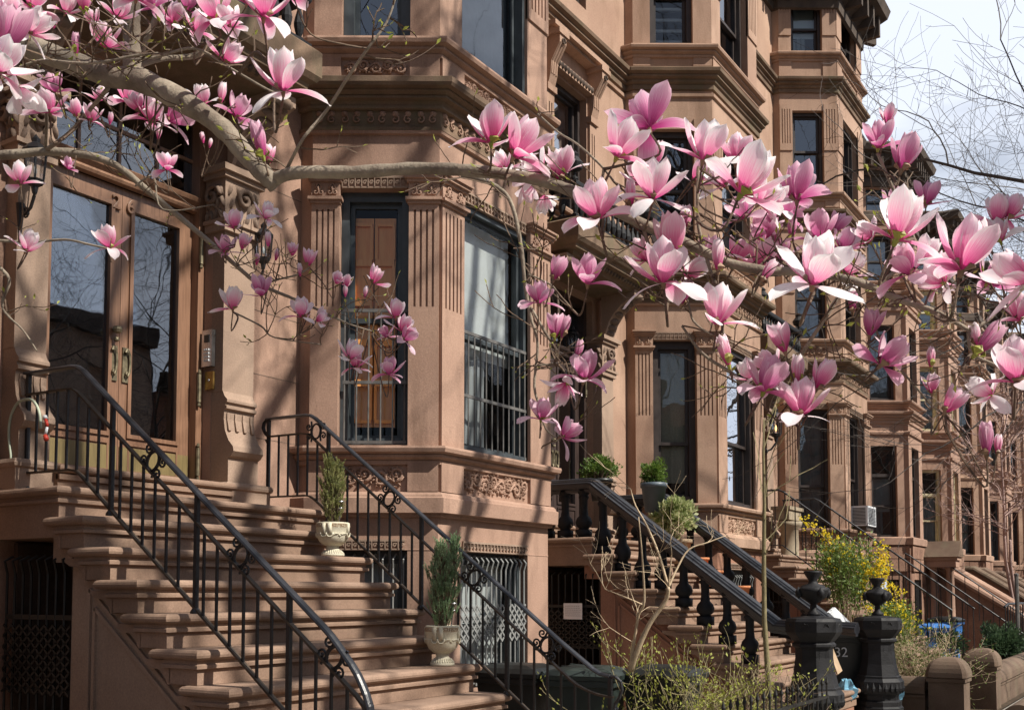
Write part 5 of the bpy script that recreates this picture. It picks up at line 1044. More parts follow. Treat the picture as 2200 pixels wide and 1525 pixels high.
for x_, y_, a_, s_, lb in ((12.5, -10.5, 1.0, .9, 'bare tree across the road, mirrored in the wooden double door'), (20.0, -11.5, 2.4, 1.0, 'bare tree across the road, mirrored in the front panes of the first bay'), (-4.5, -9.0, 4.0, .95, 'bare tree across the road behind the viewer, mirrored in the angled panes'), (1.5, -12.5, 5.2, .9, 'second bare tree across the road behind the viewer')):
    copy_tree(src, x_, y_, a_, s_, lb)
# pinkish multi-stem bare tree in the far yard
q = PY(2168, 1290, 3.9)
T = thing('bare_tree', 'small pinkish bare tree with pale forked trunk behind the iron post', 'tree', None, (q.x, q.y, .2)); rnd = random.Random(3); m = MB(); tw = MB()
for a, b, s in ((PY(2175, 1285, 3.9), PY(2158, 1150, 3.9), 1), (PY(2182, 1285, 3.9), PY(2170, 1160, 3.9), 2)): m.tube([a-Vector((0, 0, 1.6)), a, a*.4+b*.6+Vector((0, .05, 0)), b], [.05, .045, .04, .035], 8)
ta, tb_ = PY(2158, 1150, 3.9), PY(2155, 1050, 3.9)
m.tube([ta, (ta+tb_)/2+Vector((.08, 0, 0)), tb_, PY(2150, 960, 3.9), PY(2165, 890, 3.9)], [.04, .035, .03, .022, .012], 7)
for i in range(34):
    t_ = rnd.random(); base = PY(2158-6*t_, 1155-230*t_, 3.9); a = rnd.uniform(0, 6.28); grow(tw, rnd, base, (math.cos(a), math.sin(a), rnd.uniform(.15, .9)), .016, rnd.uniform(.55, 1.0), 3, .6, .08, (2, 3), .75, .004, 4)
B(m, 'trunk', 'pink_bark', T, True); B(tw, 'twigs', 'pink_bark', T)
def small_plants():
    # thin sapling with a stake-straight stem in front of the second stoop
    T = thing('sapling', 'tall thin yellowish sapling standing before the balustrade', 'tree', None, (9.9, 3.3, 0)); m = MB(); P = [PD(x, y, 9.4) for x, y in [(1655, 1530), (1650, 1450), (1642, 1330), (1641, 1200), (1642, 1080), (1640, 980), (1641, 900)]]
    m.tube(P, [.034, .028, .023, .02, .016, .012, .007], 8); B(m, 'trunk', 'olive_bark', T, True)
    m = MB(); rnd = random.Random(6)
    for i in range(9): p = P[3].lerp(P[6], rnd.random()); grow(m, rnd, p, (rnd.uniform(-1, 1), rnd.uniform(-1, 1), 1), .006, .35, 1, .5, .1, (1, 2), .8, .002)
    B(m, 'twigs', 'olive_bark', T)
    # pale forked sapling
    D = 8.2; T = thing('sapling', 'pale forked sapling with fine grey twigs in front of the reddish stoop', 'tree', None, PD(1360, 1440, D)); m = MB(); tw = MB(); rnd = random.Random(12)
    L_ = {'a': ([(1355, 1440), (1368, 1400), (1395, 1340), (1430, 1290), (1436, 1262)], [.024, .022, .019, .016, .013]), 'b': ([(1436, 1262), (1415, 1190), (1390, 1130), (1365, 1085), (1355, 1050)], [.012, .010, .008, .006, .003]), 'c': ([(1436, 1262), (1455, 1220), (1480, 1180), (1520, 1165), (1560, 1150)], [.010, .008, .007, .005, .003]),
          'd': ([(1352, 1440), (1362, 1380), (1372, 1320), (1384, 1290), (1380, 1200), (1372, 1110)], [.014, .012, .011, .010, .007, .004]), 'e': ([(1384, 1300), (1350, 1285), (1300, 1265)], [.007, .005, .003]), 'f': ([(1436, 1262), (1442, 1200), (1443, 1185)], [.007, .005, .003])}
    for k_, (pp, rr) in L_.items():
        P = [PD(x, y, D+.05*i*(1 if k_ in 'bc' else -1)) for i, (x, y) in enumerate(pp)]; m.tube(cr(P, 4), [rr[min(len(rr)-1, i//4)]*(1-(i % 4)/4)+rr[min(len(rr)-1, i//4+1)]*(i % 4)/4 for i in range(len(P)*4-3)], 6)
        for i in range(4 if k_ in 'bcde' else 1):
            p = P[rnd.randint(1, len(P)-1)]; grow(tw, rnd, p, (rnd.uniform(-1, 1), rnd.uniform(-.6, .6), rnd.uniform(-.2, 1)), .003, rnd.uniform(.14, .26), 2, .6, .04, (2, 3), .75, .0016, 3)
    B(m, 'trunk', 'pale_bark', T, True); B(tw, 'twigs', 'pale_bark', T)
def twig_shrub(c, w, h, n, seed, bark_, leaf, nleaf, ls, name, label, depth=3, spread=.7, r=.008, green=None, dens=1., upb=.1, leaf2=None):
    T = thing(name, label, 'shrub', None, c); rnd = random.Random(seed); m = MB(); tips = []
    for i in range(n):
        a = rnd.uniform(0, 6.28); q = rnd.random()**.5; grow(m, rnd, (c[0]+.15*w*math.cos(a), c[1]+.15*w*math.sin(a), c[2]), (math.cos(a)*w/h*q*1.1, math.sin(a)*w/h*q*.9, 1), r, h*rnd.uniform(.36, .5), depth, spread, upb, (2, 3), .74, .0022, 4, tips)
    B(m, 'branches', bark_, T); lf = MB(); pts = []
    for p, d in tips:
        for j in range(nleaf):
            o = Vector((rnd.gauss(0, 1), rnd.gauss(0, 1), rnd.gauss(0, 1)))*ls*1.6; pts.append((p+o-d*rnd.random()*ls*3, d))
    rnd.shuffle(pts)
    if leaf2: k = len(pts)//3; B(leaf_cloud(pts[:k], ls*.9, rnd, 1.3), 'flowers', leaf2, T); pts = pts[k:]
    if leaf: B(leaf_cloud(pts, ls, rnd, 1.9), 'leaves', leaf, T)
    return T
small_plants()
q = PZ(1530, 1500, .3); twig_shrub((7.95, 3.35, .02), .85, .84, 18, 21, 'olive_bark', 'bud_green', 3, .016, 'budding_shrub', 'sprawling shrub with bright green buds before the second stoop', 4, .75, .009)
twig_shrub((8.45, 3.0, .0), .42, .7, 13, 22, 'twig_bark', 'bud_green', 1, .012, 'budding_shrub', 'brown tangled shrub with few green buds left of the urn newel', 4, .8, .007)
def forsythia(px, py, D, r, label, seed, sq, nl, nf, sprays, topy):
    c = PD(px, py, D); T = thing('forsythia', label, 'shrub', None, (c.x, c.y, .1)); rnd = random.Random(seed); st = MB(); pts = []; fl = []
    for i in range(30):
        a = rnd.uniform(0, 6.28); q = rnd.random()**.5*r; e = c+Vector((q*math.cos(a)*sq[0], q*math.sin(a)*sq[1], r*sq[2]*rnd.uniform(-.2, 1))); b0 = Vector((c.x+rnd.uniform(-.1, .1), c.y+rnd.uniform(-.1, .1), .05)); m1 = b0.lerp(e, .5)+Vector((0, 0, .25)); S = cr([b0, m1, e], 6); st.tube(S, [.009-.0065*k/12 for k in range(13)], 4)
        for k in range(nl//30):
            t = rnd.uniform(.45, 1)**.6; p = S[int(t*12)]; o = Vector((rnd.gauss(0, 1), rnd.gauss(0, 1), rnd.gauss(0, .8)))*r*.22; pts.append((p+o, (o.x, o.y, o.z+.2)))
    for x0, y0, x1, y1, n in sprays:
        A, E_ = PD(x0, y0, D-.2), PD(x1, y1, D-.1); S = [A.lerp(E_, k/8)+Vector((0, 0, .06*math.sin(k/8*3.1))) for k in range(9)]; st.tube(S, .006, 4)
        for k in range(n): p = S[rnd.randint(1, 8)]; fl.append((p+Vector((rnd.gauss(0, 1), rnd.gauss(0, 1), rnd.gauss(0, 1)))*.05, (rnd.uniform(-1, 1), rnd.uniform(-1, 1), .2)))
    for k in range(nf):
        p, d = rnd.choice(pts); 
        if p.z > topy: fl.append((p+Vector((rnd.gauss(0, 1), -abs(rnd.gauss(0, 1)), rnd.gauss(0, 1)))*.06, d))
    B(st, 'branches', 'pale_bark', T); B(leaf_cloud(pts, .028, rnd, 1.9), 'leaves', 'light_leaf', T)
    c_ = leaf_cloud([(p+Vector((rnd.gauss(0, 1), rnd.gauss(0, 1), rnd.gauss(0, 1)))*.02, d) for p, d in fl for _ in range(3)], .030, rnd, 1.2); B(c_, 'flowers', 'forsythia_yellow', T)
forsythia(1815, 1205, 14.6, .52, 'tall yellow flowering forsythia in front of the third stoop', 31, (1.1, .7, .55), 4200, 160, [(1870, 1330, 1775, 1150, 40), (1890, 1300, 1893, 1175, 110), (1865, 1280, 1850, 1200, 90), (1860, 1260, 1900, 1215, 60), (1800, 1190, 1725, 1120, 60)], 1.9)
forsythia(1915, 1350, 15.6, .42, 'low yellow forsythia behind the right urn newel', 33, (1.2, .7, .8), 4200, 420, [(1890, 1400, 1865, 1290, 50), (1930, 1330, 1920, 1260, 60)], 1.02)
twig_shrub((15.6, 3.2, .1), .6, .75, 20, 35, 'pale_bark', 'light_leaf', 2, .018, 'dry_shrub', 'straw coloured twiggy shrub behind the low wall', 4, .8, .006)
ball_shrub(tuple(PD(2040, 1385, 19)), .3, 1500, .03, 'dark_leaf', 'evergreen_shrub', 'loose dark leaved shrub in front of the blue bins', seed=36, sq=(1.6, .8, .8))
ball_shrub(tuple(PD(2145, 1385, 21)), .55, 6000, .042, 'dark_leaf', 'evergreen_shrub', 'dense dark green shrub right of the blue bins', seed=41, sq=(1.5, .8, .75))
ball_shrub(tuple(PD(2185, 1370, 27)), .6, 4000, .05, 'dark_leaf', 'evergreen_shrub', 'dark green shrub at the right edge behind the tubular fence', seed=43, sq=(1.6, .8, .8))

# ------------------------------------------------------------------ the magnolia
MG = thing('magnolia_tree', 'flowering pink magnolia whose limbs reach across the whole view', 'tree', None, (-1.3, 2.6, 0))
LB = MB(); TWG = MB(); NODES = []
def limb(pts, wid, D, mb=LB, n=10, wob=.0):
    P = []; 
    for i, (x, y) in enumerate(pts):
        d = D[i] if isinstance(D, (list, tuple)) else D; P.append(PD(x, y, d))
    w = wid if isinstance(wid, (list, tuple)) else [wid]*len(pts); S = cr(P, 5); rnd = random.Random(len(pts)*7+int(pts[0][0])); rad = []
    for k in range(len(S)):
        i = min(len(pts)-2, k//5); f = k/5-i; d = (D[i]*(1-f)+D[i+1]*f) if isinstance(D, (list, tuple)) else D; rad.append((w[i]*(1-f)+w[i+1]*f)/2*d/FPX*rnd.uniform(.93, 1.08))
    mb.tube(S, rad, n); 
    for k, s in enumerate(S): i = min(len(pts)-2, k//5); f = k/5-i; NODES.append((pts[i][0]*(1-f)+pts[i+1][0]*f, pts[i][1]*(1-f)+pts[i+1][1]*f, s))
# trunk (out of frame, left) and the limbs seen
LB.tube([(-1.3, 2.6, -.1), (-1.2, 2.6, .8), (-.8, 2.5, 1.7), PD(-420, 60, 2.6), PD(-220, 30, 2.5), PD(-60, 62, 2.45)], [.11, .09, .075, .055, .045, .032], 12)
LB.tube([(-1.2, 2.6, .8), (-.6, 2.9, 1.6), PD(-300, 380, 3.2), PD(-20, 335, 3.1)], [.07, .045, .03, .013], 10)
limb([(-60, 62), (60, 100), (140, 130), (240, 165), (300, 172), (400, 222), (480, 278), (530, 335), (568, 375), (592, 400)], [55, 50, 46, 46, 50, 46, 42, 40, 40, 34], [2.45, 2.4, 2.38, 2.35, 2.35, 2.3, 2.3, 2.28, 2.25, 2.25], n=14)
limb([(590, 385), (640, 371), (760, 370), (900, 362), (1010, 367), (1100, 377), (1180, 393), (1280, 433), (1380, 482), (1480, 525), (1560, 563), (1640, 580), (1720, 585), (1830, 602), (1930, 642), (2020, 675), (2090, 715)], [30, 27, 26, 26, 26, 25, 25, 24, 23, 22, 20, 19, 18, 17, 15, 12, 8], [2.25, 2.22, 2.2, 2.18, 2.15, 2.12, 2.1, 2.08, 2.05, 2.05, 2.05, 2.05, 2.05, 2.0, 2.0, 1.95, 1.95], n=12)
limb([(285, 165), (283, 80), (282, 0), (275, -80)], [40, 38, 37, 36], 2.38, n=12)
limb([(300, 120), (330, 50), (360, -20)], [14, 12, 10], 2.4); limb([(240, 170), (330, 130), (420, 120), (450, 90), (440, 30), (415, -30)], [14, 12, 12, 10, 9, 7], [2.35, 2.45, 2.5, 2.45, 2.4, 2.4])
limb([(-20, 335), (40, 331), (100, 326), (180, 332), (250, 356), (320, 412), (390, 470), (450, 520), (520, 582), (560, 612), (650, 650), (740, 692), (800, 712)], [20, 19, 18, 17, 15, 13, 12, 11, 9, 8, 6, 4, 3], [3.1, 3.1, 3.1, 3.1, 3.1, 3.15, 3.2, 3.2, 3.2, 3.2, 3.2, 3.2, 3.2])
limb([(100, 322), (150, 285), (190, 240), (232, 190)], [10, 9, 9, 9], [3.1, 2.9, 2.7, 2.4]); limb([(98, 320), (100, 250), (95, 190), (80, 140)], [7, 6, 5, 4], [3.1, 3.0, 2.9, 2.8])
limb([(280, 130), (340, 122), (420, 105), (500, 150), (560, 185), (590, 200)], [6, 6, 6, 5, 5, 4], 2.2)
limb([(30, 150), (90, 130), (150, 135), (210, 135), (290, 120), (340, 115)], [6, 6, 6, 6, 6, 5], 2.1)
limb([(990, 378), (1050, 392), (1095, 430), (1118, 520), (1128, 610), (1140, 680), (1155, 740), (1148, 830), (1162, 880), (1172, 920), (1200, 945)], [10, 10, 9, 9, 8, 7, 6, 6, 5, 4, 3], 2.5)
limb([(1140, 660), (1175, 720), (1200, 760), (1190, 780), (1155, 785)], [6, 6, 5, 4, 4], 2.5); limb([(1135, 590), (1160, 600), (1195, 625), (1200, 690)], [4, 4, 4, 4], 2.5)
limb([(612, 372), (650, 300), (700, 240), (745, 170), (790, 105), (830, 50), (850, -5)], [8, 7, 7, 7, 6, 5, 4], [2.25, 2.2, 2.2, 2.15, 2.1, 2.1, 2.1])
limb([(1155, 245), (1200, 285), (1240, 310), (1290, 355), (1320, 392)], [4, 4, 5, 5, 5], 2.1)
limb([(1380, 482), (1400, 540), (1440, 590), (1475, 640), (1490, 690), (1530, 720)], [9, 8, 6, 5, 5, 4], 2.05)
limb([(1465, 700), (1510, 760), (1570, 800), (1605, 830), (1650, 800), (1700, 790), (1735, 740), (1775, 680)], [5, 7, 8, 8, 8, 8, 8, 8], [2.1, 2.1, 2.1, 2.1, 2.1, 2.1, 2.05, 2.0])
limb([(1775, 680), (1800, 640), (1830, 610)], [8, 9, 9], 2.0); limb([(1690, 780), (1722, 850), (1730, 880)], [5, 5, 4], 2.1); limb([(1880, 620), (1960, 540), (1945, 470), (1885, 330)], [8, 9, 9, 6], 2.0)
limb([(2080, 710), (2120, 690), (2170, 640), (2230, 600)], [9, 8, 7, 6], 1.95); limb([(2080, 710), (2090, 760), (2150, 790), (2210, 830)], [8, 7, 7, 6], 1.95)
limb([(1900, 760), (1940, 800), (1975, 840), (2000, 870), (2030, 890)], [4, 5, 5, 4, 4], 2.1); limb([(1840, 620), (1870, 680), (1890, 730), (1900, 760)], [6, 5, 5, 4], 2.05)
limb([(1560, 760), (1545, 650), (1520, 560), (1500, 480), (1500, 360)], [3, 5, 8, 8, 6], 2.05); limb([(560, 612), (600, 600), (640, 590), (665, 575)], [5, 4, 4, 3], 3.2); limb([(500, 670), (560, 700), (590, 725), (690, 740)], [4, 4, 3, 3], 3.25)
limb([(-30, 515), (60, 520), (140, 515), (190, 525), (235, 535)], [6, 6, 5, 5, 4], 2.9); limb([(-20, 560), (20, 600), (5, 660), (50, 710), (80, 755)], [8, 7, 5, 4, 3], 2.9); limb([(290, 400), (330, 380), (350, 450), (460, 440)], [4, 4, 3, 3], 3.1)
LB_o = None
def petal(mb, at, base, axis, az, L_, w, f0, f1, cup, twist, rnd):
    a = Vector(axis).normalized(); u = a.orthogonal().normalized(); v = a.cross(u); rd = (u*math.cos(az)+v*math.sin(az)).normalized(); tg = a.cross(rd).normalized()
    NT, NS = 9, 6; pos = Vector(base)+rd*L_*.05; k0 = len(mb.v); ph = rnd.uniform(0, 6.28)
    for i in range(NT+1):
        t = i/NT; f = f0+(f1-f0)*(t**1.15); d = (a*math.cos(f)+rd*math.sin(f)); nrm = (a*math.sin(f)-rd*math.cos(f))      # nrm: inner side
        if i: pos = pos+d*L_/NT
        wid = .9*w*(.24+.76*math.sin(math.pi*min(1, t*.80+.0))**1.15)*math.sqrt(max(0, 1-max(0, (t-.70)/.30)**3.2*.975)); tw = twist*t
        sd = tg*math.cos(tw)+nrm*math.sin(tw)
        for j in range(NS+1):
            s = -1+2*j/NS; q = pos+sd*wid*s+nrm*(cup*wid*s*s*(1-.3*t))+nrm*(.035*L_*math.sin(4.5*t+ph+2.3*s)*t)*(abs(s)**1.2)+d*(-.03*L_*s*s*t)
            mb.v.append(tuple(q)); at['along'].append(t); at['across'].append(s)
    for i in range(NT):
        for j in range(NS): mb.f.append((k0+i*(NS+1)+j, k0+i*(NS+1)+j+1, k0+(i+1)*(NS+1)+j+1, k0+(i+1)*(NS+1)+j))
rF = random.Random(77)
def flower(x, y, ang, Lp, op, tint, D, tilt=0., seed=None, scale_=True, twig=True):
    op = op*.86 if .4 < op < .85 else op
    rnd = random.Random(int(x*31+y*7)); base = PD(x, y, D); L_ = Lp*D/FPX
    a = R(ang); axis = (_r*math.sin(a)+_u*math.cos(a))*math.cos(tilt)-_f*math.sin(tilt); axis.normalize()
    mb = MB(); at = {'along': [], 'across': []}; az0 = rnd.uniform(0, 6.28)
    if op < .12:                # closed bud
        for r_, n in ((0, 3), (1, 3)):
            for j in range(n): petal(mb, at, base, axis, az0+2.094*j+r_*1.05, L_*(1-.05*r_), L_*.21, .42, -.30+op, .75, rnd.uniform(-.3, .3), rnd)
    elif op < .33:
        for j in range(3): petal(mb, at, base, axis, az0+2.094*j, L_*rnd.uniform(.9, 1), L_*.25, .62+op*.4, -.18+op*1.1+rnd.uniform(-.1, .15), .6, rnd.uniform(-.25, .25), rnd)
        for j in range(4): petal(mb, at, base, axis, az0+1.05+1.57*j, L_*rnd.uniform(.88, .98), L_*.23, .50, -.28, .7, rnd.uniform(-.2, .2), rnd)
    else:
        for j in range(4): petal(mb, at, base, axis, az0+1.0+1.57*j+rnd.uniform(-.2, .2), L_*rnd.uniform(.88, 1.0), L_*.27, .62+.12*op, -.42+.3*max(0, op-.5)+rnd.uniform(-.15, .1), .65, rnd.uniform(-.25, .25), rnd)
        for j in range(3): petal(mb, at, base, axis, az0+2.094*j+rnd.uniform(-.3, .3), L_*rnd.uniform(.9, 1.05), L_*.28, .7+.5*op, -.15+.75*op+rnd.uniform(-.25, .25), .5, rnd.uniform(-.4, .4), rnd)
        for j in range(3 if op > .6 else 2): petal(mb, at, base, axis, az0+.7+2.094*j+rnd.uniform(-.4, .4), L_*rnd.uniform(.85, 1.08), L_*.25, 1.05+.5*op, .9+1.5*op+rnd.uniform(-.3, .5), .35*rnd.choice((1, 1, -.5)), rnd.uniform(-.7, .7), rnd)
    mb.at = at; mat = {'p': 'petal_pink', 'd': 'petal_dark', 'w': 'petal_white'}[tint]
    small = (x, y, Lp) in SMALL
    if small:
        k0 = len(REST.v); REST.v += mb.v; REST.f += [tuple(i+k0 for i in f) for f in mb.f]; REST.at['along'] += at['along']; REST.at['across'] += at['across']; RM.extend([{'p': 0, 'd': 1, 'w': 2}[tint]]*len(mb.f))
    else: o = B(mb, 'flower' if op >= .12 else 'bud', mat, MG, True)
    if Lp > 38:
        s = MB(); k = .55 if op < .2 and rnd.random() < .6 else .26
        for j in range(3):
            az = az0+2.094*j+.5; u = axis.orthogonal().normalized(); v = axis.cross(u); rd = u*math.cos(az)+v*math.sin(az); tg = axis.cross(rd); w = L_*.13; q0 = base-axis*L_*.03
            s.add([q0, q0+axis*L_*k*.5+rd*L_*.17+tg*w, q0+axis*L_*k+rd*L_*.12, q0+axis*L_*k*.5+rd*L_*.17-tg*w, q0+axis*L_*k*.5+rd*L_*.20], [(0, 1, 4), (1, 2, 4), (2, 3, 4), (3, 0, 4)])
        s.tube([base-axis*L_*.12, base+axis*L_*.03], [L_*.035, L_*.07], 6)
        if op > .5: s.tube([base+axis*L_*.03, base+axis*L_*.3], [L_*.055, L_*.015], 6)
        if small:
            k0 = len(REST.v); REST.v += s.v; REST.f += [tuple(i+k0 for i in f) for f in s.f]; REST.at['along'] += [0.]*len(s.v); REST.at['across'] += [0.]*len(s.v); RM.extend([3]*len(s.f))
        else: B(s, 'bud_scale', 'bud_brown' if rnd.random() < .6 else 'bud_green', o)
    if twig:
        best = min(NODES0, key=lambda n: (n[0]-x)**2+(n[1]-y)**2+((n[2]-base).length*900)**2*.15); b = best[2]; s0 = base-axis*L_*.12; dist = (b-s0).length
        if dist > .012:
            m1 = s0-axis*min(.06, dist*.4)+Vector((rnd.uniform(-1, 1), rnd.uniform(-1, 1), rnd.uniform(-1, 1)))*dist*.07; m2 = b.lerp(m1, .4)+Vector((rnd.uniform(-1, 1), rnd.uniform(-1, 1), rnd.uniform(-1, 1)))*dist*.12
            S = cr([s0, m1, m2, b], 5); k = max(.0011, .0019*Lp/90*D/2.1); TWG.tube(S, [k*(1+.7*i/len(S))*rnd.uniform(.85, 1.25) for i in range(len(S))], 5)
            for q in range(rnd.randint(0, 2)):
                p = S[rnd.randint(3, len(S)-3)]; grow(TWG, rnd, p, (rnd.uniform(-1, 1), rnd.uniform(-1, 1), rnd.uniform(-.3, 1)), .0018, .04, 1, .6, .05, (1, 2), .8, .0011, 3, LEAFP)
NODES0 = list(NODES); LEAFP = []
